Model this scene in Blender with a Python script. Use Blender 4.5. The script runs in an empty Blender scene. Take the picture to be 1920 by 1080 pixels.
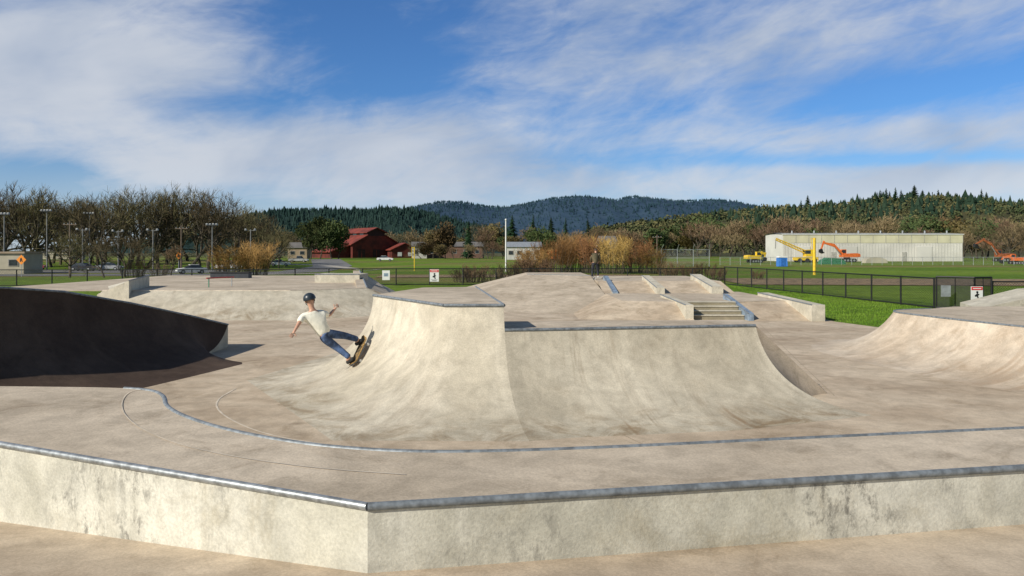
import bpy, math, random
from mathutils import Vector as V, Matrix
from math import sin, cos, pi, radians, atan2, acos, sqrt, exp
random.seed(7)
R_ = random.Random(11)
SC = bpy.context.scene; COL = SC.collection
H, F, HOR = 2.1, 1400.0, 470.0
def at(px, py, Y): return V(((px-960)/F*Y, Y, H-(py-HOR)/F*Y))
def gx(px, Y): return (px-960)/F*Y
def gz(py, Y): return H-(py-HOR)/F*Y
def S(t): t = max(0., min(1., t)); return t*t*(3-2*t)
def zf(x, y): return -.62-1.1*S((-15-x)/15)*S((y-70)/40)*(1-S((y-150)/100))

# ------------------------------------------------------------------ mesh builder
class MB:
    def __init__(s): s.v = []; s.f = []; s.uv = None
    def add(s, vs, fs):
        b = len(s.v); s.v += [V(v) for v in vs]; s.f += [tuple(i+b for i in f) for f in fs]; return s
    def box(s, c, d, rz=0, top=1.0, topy=None):
        c = V(c); hx, hy, hz = d[0]/2, d[1]/2, d[2]/2; ty = top if topy is None else topy
        vs = []
        for z, k, ky in ((-hz, 1, 1), (hz, top, ty)):
            for x, y in ((-hx, -hy), (hx, -hy), (hx, hy), (-hx, hy)):
                x2, y2 = x*k, y*ky
                vs.append(c+V((x2*cos(rz)-y2*sin(rz), x2*sin(rz)+y2*cos(rz), z)))
        return s.add(vs, [(3, 2, 1, 0), (4, 5, 6, 7), (0, 1, 5, 4), (1, 2, 6, 5), (2, 3, 7, 6), (3, 0, 4, 7)])
    def tube(s, pts, rs, n=8, cap=True):
        pts = [V(p) for p in pts]
        if not hasattr(rs, '__len__'): rs = [rs]*len(pts)
        b = len(s.v); prev = None
        for i, p in enumerate(pts):
            d = (pts[min(i+1, len(pts)-1)]-pts[max(i-1, 0)]).normalized()
            a = prev if prev is not None else (V((0, 0, 1)) if abs(d.z) < .9 else V((1, 0, 0)))
            u = (a-d*a.dot(d)).normalized(); w = d.cross(u); prev = u
            for k in range(n):
                t = 2*pi*k/n; s.v.append(p+(u*cos(t)+w*sin(t))*rs[i])
        for i in range(len(pts)-1):
            for k in range(n):
                s.f.append((b+i*n+k, b+i*n+(k+1) % n, b+(i+1)*n+(k+1) % n, b+(i+1)*n+k))
        if cap:
            s.f.append(tuple(b+k for k in range(n-1, -1, -1)))
            s.f.append(tuple(b+(len(pts)-1)*n+k for k in range(n)))
        return s
    def ext(s, prof, y0, y1, k=1.0):
        n = len(prof)
        vs = [V((x, y0, z)) for x, z in prof]+[V((x, y1, z)) for x, z in prof]
        fs = [tuple(range(n)), tuple(range(2*n-1, n-1, -1))]+[(i, n+i, n+(i+1) % n, (i+1) % n) for i in range(n)]
        return s.add(vs, fs)
    def prism(s, poly, z0, z1):
        n = len(poly); g = lambda z, i: z[i] if hasattr(z, '__len__') else z
        vs = [V((p[0], p[1], g(z0, i))) for i, p in enumerate(poly)]+[V((p[0], p[1], g(z1, i))) for i, p in enumerate(poly)]
        return s.add(vs, [tuple(range(n-1, -1, -1)), tuple(range(n, 2*n))]+[(i, (i+1) % n, n+(i+1) % n, n+i) for i in range(n)])
    def poly(s, pts): return s.add(pts, [tuple(range(len(pts)))])
    def rib(s, pts, w, z=None):
        pts = [V(p) for p in pts]; b = len(s.v)
        for i, p in enumerate(pts):
            d = pts[min(i+1, len(pts)-1)]-pts[max(i-1, 0)]; n = V((d.y, -d.x, 0)).normalized()*w/2
            s.v += [p-n, p+n]
        for i in range(len(pts)-1): s.f.append((b+2*i, b+2*i+1, b+2*i+3, b+2*i+2))
        return s
    def ball(s, c, r, nu=12, nv=8, v0=0., v1=1., M=None):
        c = V(c); vs = []; fs = []
        for j in range(nv+1):
            t = pi*(v0+(v1-v0)*j/nv)
            for i in range(nu):
                p = V((r[0]*sin(t)*cos(2*pi*i/nu), r[1]*sin(t)*sin(2*pi*i/nu), r[2]*cos(t)))
                vs.append(c+(M @ p if M else p))
        for j in range(nv):
            for i in range(nu): fs.append((j*nu+i, (j+1)*nu+i, (j+1)*nu+(i+1) % nu, j*nu+(i+1) % nu))
        return s.add(vs, fs)
    def build(s, name, mat, parent=None, w=None, smooth=None, org=None):
        o_ = V(org) if org is not None else (w.location.copy() if w is not None else V((0, 0, 0)))
        me = bpy.data.meshes.new(name); me.from_pydata([tuple(v-o_) for v in s.v], [], s.f)
        me.update()
        if s.uv:
            ul = me.uv_layers.new(name='UVMap')
            for lp in me.loops:
                i = lp.vertex_index
                if i < len(s.uv): ul.data[lp.index].uv = s.uv[i]
        if mat: me.materials.append(mat)
        if smooth is not None:
            me.polygons.foreach_set('use_smooth', [True]*len(me.polygons)); me.set_sharp_from_angle(angle=radians(smooth))
        o = bpy.data.objects.new(name, me); COL.objects.link(o)
        if parent: o.parent = parent
        return o
def thing(name, label, cat, loc=(0, 0, 0), rz=0, group=None):
    o = bpy.data.objects.new(name, None); COL.objects.link(o); o.location = loc; o.rotation_euler = (0, 0, rz)
    o.empty_display_size = .2
    return tag(o, label, cat, group)
def tag(o, label, cat, group=None):
    o['label'] = label; o['category'] = cat
    if group: o['group'] = group
    return o
def solo(mb, name, mat, label, cat, group=None, smooth=None):
    lo = [min(v[i] for v in mb.v) for i in range(3)]; hi = [max(v[i] for v in mb.v) for i in range(3)]
    c = V(((lo[0]+hi[0])/2, (lo[1]+hi[1])/2, lo[2]))
    o = mb.build(name, mat, org=c, smooth=smooth); o.location = c
    return tag(o, label, cat, group)
def struct(mb, name, mat, smooth=None, kind='structure', label=None, cat=None):
    o = mb.build(name, mat, smooth=smooth); o['kind'] = kind
    if label: o['label'] = label
    if cat: o['category'] = cat
    return o

# ------------------------------------------------------------------ materials
def node(t, ty, ins=None, **props):
    n = t.nodes.new(ty)
    for k, v in props.items(): setattr(n, k, v)
    for k, v in (ins or {}).items():
        s = n.inputs[k]
        if isinstance(v, bpy.types.NodeSocket): t.links.new(v, s)
        else: s.default_value = v
    return n
def c4(c): return (c[0], c[1], c[2], 1)
def mixc(t, f, a, b, bt='MIX'):
    return node(t, 'ShaderNodeMixRGB', {'Fac': f, 'Color1': a if isinstance(a, bpy.types.NodeSocket) else c4(a), 'Color2': b if isinstance(b, bpy.types.NodeSocket) else c4(b)}, blend_type=bt).outputs[0]
def noise(t, vec, sc, det=4, ro=.6, dist=0):
    return node(t, 'ShaderNodeTexNoise', {'Vector': vec, 'Scale': sc, 'Detail': det, 'Roughness': ro, 'Distortion': dist}).outputs[0]
def mr(t, v, a, b, c=0, d=1):
    return node(t, 'ShaderNodeMapRange', {0: v, 1: a, 2: b, 3: c, 4: d}, interpolation_type='SMOOTHSTEP').outputs[0]
def mul(t, a, b): return node(t, 'ShaderNodeMath', {0: a, 1: b}, operation='MULTIPLY').outputs[0]
def newmat(name):
    m = bpy.data.materials.new(name); m.use_nodes = True; t = m.node_tree
    return m, t, t.nodes['Principled BSDF']
def smat(name, c, rough=.6, metal=0, var=.15, sc=3., bump=0.):
    m, t, b = newmat(name); pos = node(t, 'ShaderNodeTexCoord').outputs['Object']
    n = noise(t, pos, sc, 2)
    dk = [x*(1-var*1.6) for x in c]; lt = [min(1, x*(1+var)) for x in c]
    t.links.new(mixc(t, mr(t, n, .3, .7), dk, lt), b.inputs['Base Color'])
    b.inputs['Roughness'].default_value = rough; b.inputs['Metallic'].default_value = metal
    if bump:
        bp = node(t, 'ShaderNodeBump', {'Strength': bump, 'Distance': .02, 'Height': n}); t.links.new(bp.outputs[0], b.inputs['Normal'])
    return m
def conc(name, c1, c2, stain=(.20, .145, .09), st=.5, streak=0., dark=(.20, .19, .165), grime=0., uv=False, rust=0., pale=0., toe=0.):
    m, t, b = newmat(name); pos = node(t, 'ShaderNodeNewGeometry').outputs['Position']
    n1 = noise(t, pos, .45, 4, .6, .3); n2 = noise(t, pos, 2.6, 5, .72, .4); n3 = noise(t, pos, 45, 2, .7)
    col = mixc(t, mr(t, n1, .32, .68), c1, c2)
    n4 = noise(t, node(t, 'ShaderNodeVectorMath', {0: pos, 1: (13, 7, 3)}, operation='ADD').outputs[0], 1.1, 6, .74, .8)
    if st: col = mixc(t, mul(t, mr(t, n4, .5, .76), st), col, stain)
    if streak or rust or pale:
        src = node(t, 'ShaderNodeUVMap').outputs[0] if uv else pos
        sc = (1, .07, 1) if uv else (1, 1, .07)
        mp = node(t, 'ShaderNodeMapping', {'Vector': src, 'Scale': sc}).outputs[0]
        msk = mr(t, n1, .40, .62)
        if streak: col = mixc(t, mul(t, mul(t, mr(t, noise(t, mp, 2.7, 5, .74, .25), .48, .76), msk), streak), col, stain)
        mp2 = node(t, 'ShaderNodeMapping', {'Vector': src, 'Scale': sc, 'Location': (5, 2, 1)}).outputs[0]
        if pale: col = mixc(t, mul(t, mr(t, noise(t, mp2, 2.3, 5, .68, .3), .52, .74), pale), col, tuple(min(1, x*1.2) for x in c2))
        if rust:
            mp3 = node(t, 'ShaderNodeMapping', {'Vector': src, 'Scale': (sc[0], sc[1]*.6, sc[2]*.6), 'Location': (9.3, 1, 4)}).outputs[0]
            col = mixc(t, mul(t, mul(t, mr(t, noise(t, mp3, 2.3, 3, .55, .1), .58, .66), mr(t, n2, .3, .6)), rust), col, (.20, .11, .05))
        if toe and uv:
            vv_ = node(t, 'ShaderNodeSeparateXYZ', {0: src}).outputs[1]
            col = mixc(t, mul(t, mul(t, mr(t, vv_, .2, 1.6, 1, 0), mr(t, n4, .40, .66)), toe), col, (.25, .18, .105))
    if grime:
        gp = node(t, 'ShaderNodeMapping', {'Vector': pos, 'Scale': (1, 1, .55)}).outputs[0]
        n7 = noise(t, gp, 8, 6, .8, .25); n8 = noise(t, pos, .9, 3, .6)
        col = mixc(t, mul(t, mul(t, mr(t, n7, .47, .64), mr(t, n8, .42, .62)), grime), col, dark)
    vv = mul(t, mr(t, n2, .25, .75, .80, 1.15), mr(t, n3, .2, .8, .86, 1.12))
    hs = node(t, 'ShaderNodeHueSaturation', {'Value': vv, 'Color': col}).outputs[0]
    t.links.new(hs, b.inputs['Base Color']); b.inputs['Roughness'].default_value = .88
    b.inputs['Specular IOR Level'].default_value = .15
    hgt = node(t, 'ShaderNodeMath', {0: n3, 1: n2}, operation='ADD').outputs[0]
    bp = node(t, 'ShaderNodeBump', {'Strength': .3, 'Distance': .008, 'Height': hgt}); t.links.new(bp.outputs[0], b.inputs['Normal'])
    return m
def leafmat(name, c1, c2, sc=.8):
    m, t, b = newmat(name); pos = node(t, 'ShaderNodeNewGeometry').outputs['Position']
    n = noise(t, pos, sc, 2, .7); rnd = node(t, 'ShaderNodeObjectInfo').outputs['Random']
    col = mixc(t, mr(t, n, .3, .7), c1, c2)
    hs = node(t, 'ShaderNodeHueSaturation', {'Hue': mr(t, rnd, 0, 1, .48, .52), 'Value': mr(t, rnd, 0, 1, .75, 1.25), 'Color': col}).outputs[0]
    t.links.new(hs, b.inputs['Base Color']); b.inputs['Roughness'].default_value = .8; b.inputs['Specular IOR Level'].default_value = .1
    return m
m_floor = conc('concrete_floor', (.435, .345, .25), (.585, .485, .365), st=.62, stain=(.225, .16, .095))
m_trans = conc('concrete_transition', (.48, .43, .335), (.60, .545, .44), st=.18, streak=.5, uv=True, pale=.4, toe=.65)
m_trans2 = conc('concrete_transition_streaked', (.44, .39, .30), (.56, .505, .40), st=.28, streak=.75, uv=True, rust=.85, pale=.5, toe=.9)
m_shade = conc('concrete_painted_shade', (.062, .042, .032), (.10, .07, .052), st=.6, stain=(.035, .022, .016), streak=.5, uv=True)  # shade on the left ramp is painted in as a dark base colour
m_deck = conc('concrete_deck', (.44, .365, .275), (.575, .485, .375), st=.55)
m_wall = conc('concrete_ledge_wall', (.50, .48, .395), (.64, .62, .54), stain=(.35, .30, .20), st=.6, streak=.4, grime=.9, pale=.4)
m_led = conc('concrete_pale', (.50, .46, .365), (.60, .555, .455), st=.35, grime=.3)
m_right = conc('concrete_stained', (.46, .37, .275), (.60, .515, .41), stain=(.26, .17, .095), st=.5, streak=.5, uv=True, rust=.35, pale=.5)
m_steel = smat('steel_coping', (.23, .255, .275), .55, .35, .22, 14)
m_steelb = smat('steel_coping_painted_glint', (.36, .38, .39), .42, .6, .22, 14)  # same coping; glint on its left run painted as lighter, shinier steel
m_plate = smat('blue_steel_plate', (.27, .35, .44), .5, .3, .2, 4)
m_line = smat('joint_line', (.33, .27, .20), .9)
m_lline = smat('joint_line_pale', (.62, .54, .43), .9)
m_black = smat('black_paint', (.012, .012, .013), .5, 0, .2)
m_rubber = smat('black_rubber', (.02, .02, .02), .8)
m_white = smat('white_paint', (.74, .74, .72), .5, 0, .06, 1)
m_red = smat('sign_red', (.6, .03, .03), .5, 0, .05)
m_blue = smat('sign_blue', (.05, .2, .6), .5, 0, .08)
m_orange = smat('orange_sign', (.85, .27, .02), .5, 0, .05)
m_galv = smat('galvanised', (.40, .42, .43), .5, .4, .15)
m_pole = smat('weathered_pole_steel', (.20, .205, .205), .7, .1, .15)
m_yel = smat('yellow_paint', (.75, .50, .03), .5, 0, .12)
m_orp = smat('orange_machine_paint', (.66, .15, .03), .5, 0, .15)
m_glass = smat('dark_glass', (.03, .04, .05), .12, 0, .2)
m_wood = smat('pole_wood', (.16, .12, .09), .9)
m_bark = smat('bark', (.08, .065, .045), .95, 0, .3, 2)
m_twig = leafmat('oak_twigs', (.092, .076, .042), (.15, .125, .066))
m_twigtan = leafmat('tan_twigs', (.17, .12, .07), (.26, .185, .11))
m_willow = leafmat('willow_twigs', (.26, .145, .05), (.38, .225, .085))
m_con = leafmat('conifer_needles', (.012, .030, .014), (.032, .06, .026), .5)
m_leaf = leafmat('olive_leaves', (.03, .05, .018), (.085, .10, .035), .5)
m_leafb = leafmat('brown_leaves', (.09, .07, .03), (.16, .12, .05), .5)
m_brush = leafmat('dry_brush', (.11, .075, .04), (.21, .14, .075), 1.2)

def grassmat():
    m, t, b = newmat('grass_field'); pos = node(t, 'ShaderNodeNewGeometry').outputs['Position']
    a = noise(t, pos, .05, 4, .6); c = noise(t, pos, 1.2, 4, .7); d = noise(t, pos, 14, 2, .7)
    col = mixc(t, mr(t, a, .35, .65), (.10, .175, .015), (.16, .235, .025))
    far = noise(t, node(t, 'ShaderNodeMapping', {'Vector': pos, 'Scale': (.25, 1, 1)}).outputs[0], .045, 5, .65, .5)
    yy = node(t, 'ShaderNodeSeparateXYZ', {0: pos}).outputs[1]
    fy = mul(t, mr(t, yy, 50, 70), mr(t, far, .48, .60))
    col = mixc(t, mul(t, fy, .75), col, (.24, .175, .075))
    col = mixc(t, mr(t, yy, 240, 420), col, (.10, .10, .045))
    v = mul(t, mr(t, c, .25, .75, .7, 1.2), mr(t, d, .2, .8, .6, 1.3))
    hs = node(t, 'ShaderNodeHueSaturation', {'Value': v, 'Color': col}).outputs[0]
    t.links.new(hs, b.inputs['Base Color']); b.inputs['Roughness'].default_value = .9; b.inputs['Specular IOR Level'].default_value = .1
    bp = node(t, 'ShaderNodeBump', {'Strength': .8, 'Distance': .05, 'Height': d}); t.links.new(bp.outputs[0], b.inputs['Normal'])
    return m
m_grass = grassmat()
m_road = smat('asphalt', (.17, .165, .16), .9, 0, .15, .5)
m_dry = smat('dry_grass_ground', (.25, .17, .085), .95, 0, .3, 1.5, .5)

# ------------------------------------------------------------------ world, sun, camera
sd = V((-.8, -.6, 0)).normalized(); EL = radians(32)
sund = V((sd.x*cos(EL), sd.y*cos(EL), sin(EL)))
w = bpy.data.worlds.new('World'); SC.world = w; w.use_nodes = True; t = w.node_tree
bg = t.nodes['Background']; bg.inputs['Strength'].default_value = .1
sky = node(t, 'ShaderNodeTexSky', sky_type='NISHITA', sun_disc=False, sun_elevation=EL, sun_rotation=atan2(sd.x, sd.y), air_density=1.0, dust_density=.4, ozone_density=3)
dirv = node(t, 'ShaderNodeTexCoord').outputs['Generated']
sp = node(t, 'ShaderNodeSeparateXYZ', {0: dirv}).outputs
def mth(op, a, b=0.): return node(t, 'ShaderNodeMath', {0: a, 1: b}, operation=op).outputs[0]
az = mth('ARCTAN2', sp[0], sp[1]); el = sp[2]
ae = node(t, 'ShaderNodeCombineXYZ', {0: az, 1: el, 2: 0.}).outputs[0]
def anis(rotd, sx, sy, loc): return node(t, 'ShaderNodeMapping', {'Vector': node(t, 'ShaderNodeMapping', {'Vector': ae, 'Rotation': (0, 0, radians(rotd))}).outputs[0], 'Scale': (sx, sy, 1), 'Location': loc}).outputs[0]
nA = noise(t, anis(-12, 1.9, 4.4, (3.1, 1.7, 0)), 1.6, 5, .6, .6)
nB = noise(t, anis(-15, 3.2, 8, (1, 5, 2)), 2.3, 6, .62, .8)
nC = noise(t, anis(-8, 3.5, 5.5, (7, 2, 1)), 1.3, 3, .5, .4)
nD = noise(t, anis(-8, 5, 17, (2, 9, 4)), 2.6, 5, .66, .6)
def blob(px, py, sx, sy, wt, tilt=0.):
    a0 = math.atan((px-960)/F); b0 = (470-py)/sqrt(F*F+(px-960)**2+(470-py)**2)
    du = mth('SUBTRACT', az, a0); dv = mth('SUBTRACT', el, b0)
    if tilt: dv = mth('SUBTRACT', dv, mth('MULTIPLY', du, tilt))
    u = mth('DIVIDE', du, sx/F); v = mth('DIVIDE', dv, sy/F)
    r2 = mth('ADD', mth('MULTIPLY', u, u), mth('MULTIPLY', v, v))
    return mth('MULTIPLY', mth('EXPONENT', mth('MULTIPLY', r2, -1.)), wt)
acc = mth('ADD', mth('MULTIPLY', mth('SUBTRACT', nA, .5), 1.3), mth('ADD', mth('MULTIPLY', mth('SUBTRACT', nB, .5), 1.05), mth('MULTIPLY', mth('SUBTRACT', nD, .5), .55)))
acc = mth('ADD', acc, -.03)
for bl in ((150, 110, 290, 110, .72), (120, 230, 260, 50, .15), (640, 275, 350, 60, .52, .12), (330, 315, 180, 28, .25), (1150, 150, 330, 80, .36, .18), (1560, 60, 300, 60, .28), (1650, 250, 330, 32, .32), (1050, 352, 800, 40, .42), (1750, 350, 300, 40, .30),
           (660, 50, 230, 90, -.6), (450, 195, 210, 32, -.55, .1), (1800, 165, 260, 40, -.5, .05), (40, 325, 240, 50, -.45), (1010, 215, 200, 36, -.3), (1380, 290, 200, 18, -.22), (830, 170, 190, 34, -.34), (1680, 298, 300, 12, -.55, -.03), (1350, 40, 220, 40, -.2)):
    acc = mth('ADD', acc, blob(*bl))
mask = mr(t, acc, -.52, .66)
hz = mr(t, el, 0., .15, .70, 0)
mask = mth('MAXIMUM', mask, hz)
front = mth('MULTIPLY', mr(t, mth('ABSOLUTE', az), .8, 1.35, 1, 0), mr(t, el, .42, .7, 1, 0))
mask = mth('MULTIPLY', mask, front)
tint = mixc(t, front, (.80, .82, .80), (.46, .76, 1.12))
skyt = mixc(t, 1., sky.outputs[0], tint, 'MULTIPLY')
shade = mr(t, mth('ADD', mth('MULTIPLY', nC, .6), mth('MULTIPLY', nA, .4)), .36, .62)
cl = mixc(t, shade, (4.1, 4.8, 6.0), (6.2, 6.55, 7.15))
cl = mixc(t, mr(t, el, .02, .12, .75, 0), cl, (6.3, 7.0, 7.9))
fin = mixc(t, mth('MULTIPLY', mask, .92), skyt, cl)
t.links.new(fin, bg.inputs['Color'])
sl = bpy.data.lights.new('sun', 'SUN'); sl.energy = 5.0; sl.angle = radians(.5); sl.color = (1, .94, .83)
so = bpy.data.objects.new('sun', sl); COL.objects.link(so); so.location = (-40, -30, 40); so.rotation_euler = (-sund).to_track_quat('-Z', 'Y').to_euler()
cam = bpy.data.cameras.new('camera'); co = bpy.data.objects.new('camera', cam); COL.objects.link(co)
co.location = (0, 0, H); co.rotation_euler = (pi/2, 0, 0); cam.lens = F/1920*36; cam.sensor_width = 36; cam.shift_y = -70/1920
cam.clip_start = .1; cam.clip_end = 20000; SC.camera = co
SC.view_settings.view_transform = 'Standard'; SC.view_settings.look = 'None'; SC.view_settings.exposure = 0

# ------------------------------------------------------------------ ground
ZF = -.6
xs = [-9000, -3000, -1200, -500, -300, -200]+[x for x in range(-160, 161, 8)]+[200, 300, 500, 1200, 3000, 9000]
ys = [-60, -20, 0, 20, 40]+[y for y in range(50, 261, 8)]+[300, 400, 600, 1000, 2000, 4000, 9000]
mb = MB(); mb.v = [V((x, y, zf(x, y))) for y in ys for x in xs]; nx = len(xs)
mb.f = [(j*nx+i, j*nx+i+1, (j+1)*nx+i+1, (j+1)*nx+i) for j in range(len(ys)-1) for i in range(nx-1)]
struct(mb, 'ground', m_grass, 60)
def sheet(name, pts, wd, mat, dz=.03):
    P = []
    for a, b in zip(pts[:-1], pts[1:]):
        n = max(2, int((V(b)-V(a)).length/4))
        P += [V(a).lerp(V(b), k/n) for k in range(n)]
    P.append(V(pts[-1])); m_ = MB()
    for i, p in enumerate(P):
        d = (P[min(i+1, len(P)-1)]-P[max(i-1, 0)]).normalized(); n = V((d.y, -d.x))*wd/2
        for q in (p-n, p, p+n): m_.v.append(V((q.x, q.y, zf(q.x, q.y)+dz)))
    for i in range(len(P)-1):
        for k in (0, 1): m_.f.append((3*i+k, 3*i+k+1, 3*i+4+k, 3*i+3+k))
    return struct(m_, name, mat)
sheet('road', [(-120, 112), (-70, 116), (-45, 119), (-38, 135), (-42, 175), (-60, 240)], 9, m_road, .05)
sheet('parking_lot', [(-110, 138), (-52, 138)], 22, m_road, .04)
m_gravel = smat('gravel_path', (.42, .38, .32), .9)
sheet('path', [(-46, 96), (-34, 92), (-24, 88)], 2.2, m_gravel, .06)
sheet('footpath', [(-60, 190), (-46, 182), (-30, 150), (-24, 130), (-40, 118)], 3, m_gravel, .07)
sheet('dry_grass_bank', [(19, 66), (60, 62), (110, 60)], 14, m_dry, .05)
sheet('dry_grass_strip', [(-14, 78), (14, 80)], 7, m_dry, .05)
park = [(-20, 4), (14, 4), (14, 22.5), (12.3, 28.4), (12.3, 36), (11, 48), (-6, 46), (-10, 52), (-24, 52), (-24, 26), (-20, 24)]
mb = MB().prism(park, -.8, ZF); fl = struct(mb, 'skatepark_floor', m_floor)
def mitres(P, side):
    out = []
    for i in range(len(P)):
        ns = []
        if i > 0: d = (P[i]-P[i-1]).normalized(); ns.append(V((d.y, -d.x))*side)
        if i < len(P)-1: d = (P[i+1]-P[i]).normalized(); ns.append(V((d.y, -d.x))*side)
        m = sum(ns, V((0, 0))).normalized(); out.append(m/max(.4, m.dot(ns[0])))
    return out
def profile(h, R, n, straight, ro):
    if straight: return [(straight*(1-k/n), h*k/n) for k in range(n+1)]
    tm = acos(max(-1, 1-h/R)); return [(R*(sin(tm)-sin(tm*k/n))+ro*(1-k/n)**3, R*(1-cos(tm*k/n))) for k in range(n+1)]
def ramp(crest, base, R, side, m0=None, m1=None, n=14, straight=0, caps=True, ro=0., mf=None):
    P = [V(c[:2]) for c in crest]; ms = mitres(P, side)
    if m0: ms[0] = V(m0)
    if m1: ms[-1] = V(m1)
    if mf: ms = [mf(i, len(ms), m) for i, m in enumerate(ms)]
    mb = MB(); rows = []; mb.uv = []; u = 0
    for i, (c, m) in enumerate(zip(crest, ms)):
        if i: u += (P[i]-P[i-1]).length
        pr = profile(c[2]-base, R, n, straight, ro); b = len(mb.v); v = 0
        for k, (o, z) in enumerate(pr):
            if k: v += sqrt((o-pr[k-1][0])**2+(z-pr[k-1][1])**2)
            mb.v.append(V((c[0]+m.x*o, c[1]+m.y*o, base+z-(.008 if k == 0 else 0)))); mb.uv.append((u, v))
        rows.append(b)
    for i in range(len(rows)-1):
        for k in range(n):
            a, b = rows[i], rows[i+1]; q = (a+k, b+k, b+k+1, a+k+1); mb.f.append(q if side > 0 else q[::-1])
    mb.last = [mb.v[rows[-1]+k].copy() for k in range(n+1)]
    if caps:
        for r, c in ((rows[0], crest[0]), (rows[-1], crest[-1])):
            b = len(mb.v); mb.v.append(V((c[0], c[1], base-.01))); mb.uv.append((0, 0))
            vs = [mb.v[r+k].copy() for k in range(n+1)]; b2 = len(mb.v); mb.v += vs; mb.uv += [(k*.1, v_.z) for k, v_ in enumerate(vs)]
            for k in range(n): mb.f.append((b, b2+k, b2+k+1))
    return mb
def dens(pts, step=.35):
    o = []
    for a, b in zip(pts[:-1], pts[1:]):
        n = max(1, int((V(b)-V(a)).length/step)); o += [tuple(V(a).lerp(V(b), k/n)) for k in range(n)]
    return o+[tuple(pts[-1])]
def smoothc(pts, it=3):
    for _ in range(it):
        q = [pts[0]]
        for a, b in zip(pts[:-1], pts[1:]):
            a, b = V(a), V(b); q += [tuple(a*.75+b*.25), tuple(a*.25+b*.75)]
        pts = q+[pts[-1]]
    return pts
toel = smoothc([(-5.4, 14.6), (-5.35, 13.4), (-4.75, 12.2), (-3.6, 10.9), (-2.4, 10.3)], 2)
MB().rib([V((x, y, ZF+.005)) for x, y in toel], .03).build('joint_line', m_lline, fl)
for a, b in (((1.9, 10.2), (1.6, 11.0)), ((6, 13.9), (9, 27)), ((-9, 24), (5, 26))):
    MB().rib([V((a[0], a[1], ZF+.005)), V((b[0], b[1], ZF+.005))], .014).build('joint_line', m_line, fl)
def fz(x, y): return .0189*(x+.94)-.1057*(y-4.86)
pg = [(-14, -9), (14, -9), (14, 7.6), (-.94, 4.96), (-14, 10.9)]
struct(MB().poly([V((x, y, fz(x, y))) for x, y in pg]), 'pavement', m_floor)

# ------------------------------------------------------------------ ramps
rear = smoothc([(-9, 9.2), (-5.4, 9.06), (-4.45, 8.95), (-4.0, 8.6), (-3.62, 7.8), (-2.8, 6.98), (-1.87, 6.4), (-1.14, 6.16), (-.48, 6.1), (.62, 6.22), (2.53, 6.56), (4.76, 6.94), (12, 8.2)])
frontl = [(12, 7.17), (-.94, 4.86), (-9, 8.5)]
T = thing('skate_deck', 'wide foreground concrete platform with steel edged ledge wall and curved inner lip', 'platform', (-.94, 4.86, 0))
mb = MB()
def front_at(p):
    x = p[0]
    if x > -.94: k = (x+.94)/12.94; return (x, 4.86+k*2.31)
    k = (-.94-x)/8.06; return (x, 4.86+k*3.64)
def rear_y(x):
    for a, b in zip(rear[:-1], rear[1:]):
        if a[0] <= x <= b[0]: return a[1]+(b[1]-a[1])*(x-a[0])/max(1e-6, b[0]-a[0])
rr = sorted(set(rear)|{(-.94, rear_y(-.94))}, key=lambda p: p[0])
for p in rr:
    q = front_at(p)
    for k in range(5): mb.v.append(V((p[0], p[1]+(q[1]-p[1])*k/4, .45)))
mb.f = [(5*i+k, 5*i+k+1, 5*i+6+k, 5*i+5+k) for i in range(len(rr)-1) for k in range(4)]
mb.build('top_slab', m_deck, T, T)
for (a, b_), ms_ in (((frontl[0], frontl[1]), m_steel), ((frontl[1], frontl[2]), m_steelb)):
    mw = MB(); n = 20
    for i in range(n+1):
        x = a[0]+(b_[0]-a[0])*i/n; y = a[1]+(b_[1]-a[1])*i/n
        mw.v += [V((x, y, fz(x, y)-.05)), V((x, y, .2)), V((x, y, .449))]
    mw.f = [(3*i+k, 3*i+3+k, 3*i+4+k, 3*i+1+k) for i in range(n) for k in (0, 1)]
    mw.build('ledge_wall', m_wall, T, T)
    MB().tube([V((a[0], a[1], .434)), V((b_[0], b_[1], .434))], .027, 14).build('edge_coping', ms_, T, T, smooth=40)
cr = [(x, y, .45) for x, y in rear]
ramp(cr, ZF, 1.1, -1, n=10, caps=False).build('transition', m_trans, T, T, smooth=40)
lip = [p for p in rear if p[0] > -4.7]
MB().tube([V((x, y, .442)) for x, y in lip], .026, 12).build('pool_coping', m_steel, T, T, smooth=60)
def onz(px, py, z): Y = (H-z)*F/(py-470); return (gx(px, Y), Y)
inner = smoothc([onz(px, py, .45) for px, py in ((272, 730), (240, 735), (226, 756), (234, 782), (272, 810), (345, 838), (450, 860), (600, 880), (760, 891))], 3)
MB().rib([V((x, y, .457)) for x, y in inner], .011).build('joint_line', m_lline, T, T)

HZ, LZ, RO = 1.15, .72, .75
hipc = [(-2.3, 19.2, HZ), (-2.97, 16.0, HZ), (-1.19, 13.04, HZ), (-.14, 13.04, HZ)]
HM = (.16, -1.02)
T = thing('hip_ramp', 'tall concrete hip with curved sides and steel rimmed top, the skater on its left face', 'ramp', (-1.6, 15.5, ZF))
ramp(hipc, ZF, 1.8, 1, m1=HM, n=28, ro=RO, caps=False).build('transition', m_trans, T, T, smooth=60)
MB().prism([(-2.97, 16), (-1.19, 13.04), (-.14, 13.04), (-.95, 19.6), (-2.3, 19.2)], HZ-.02, HZ+.002).build('deck', m_deck, T, T)
tmh = acos(1-1.75/1.8); tml = acos(1-1.32/1.8)
def hipend(th_): o = 1.8*(sin(tmh)-sin(th_))+RO*(1-th_/tmh)**3; return V((-.14+HM[0]*o, 13.04+HM[1]*o, ZF+1.8*(1-cos(th_))))
up_ = [hipend(tml+(tmh-tml)*k/6) for k in range(7)]
MB().poly([up_[0]-V((0, 0, .03))]+up_+[V((-.95, 19.6, HZ)), V((-.95, 19.6, LZ-.03))]).build('side_wall', m_led, T, T)
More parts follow.
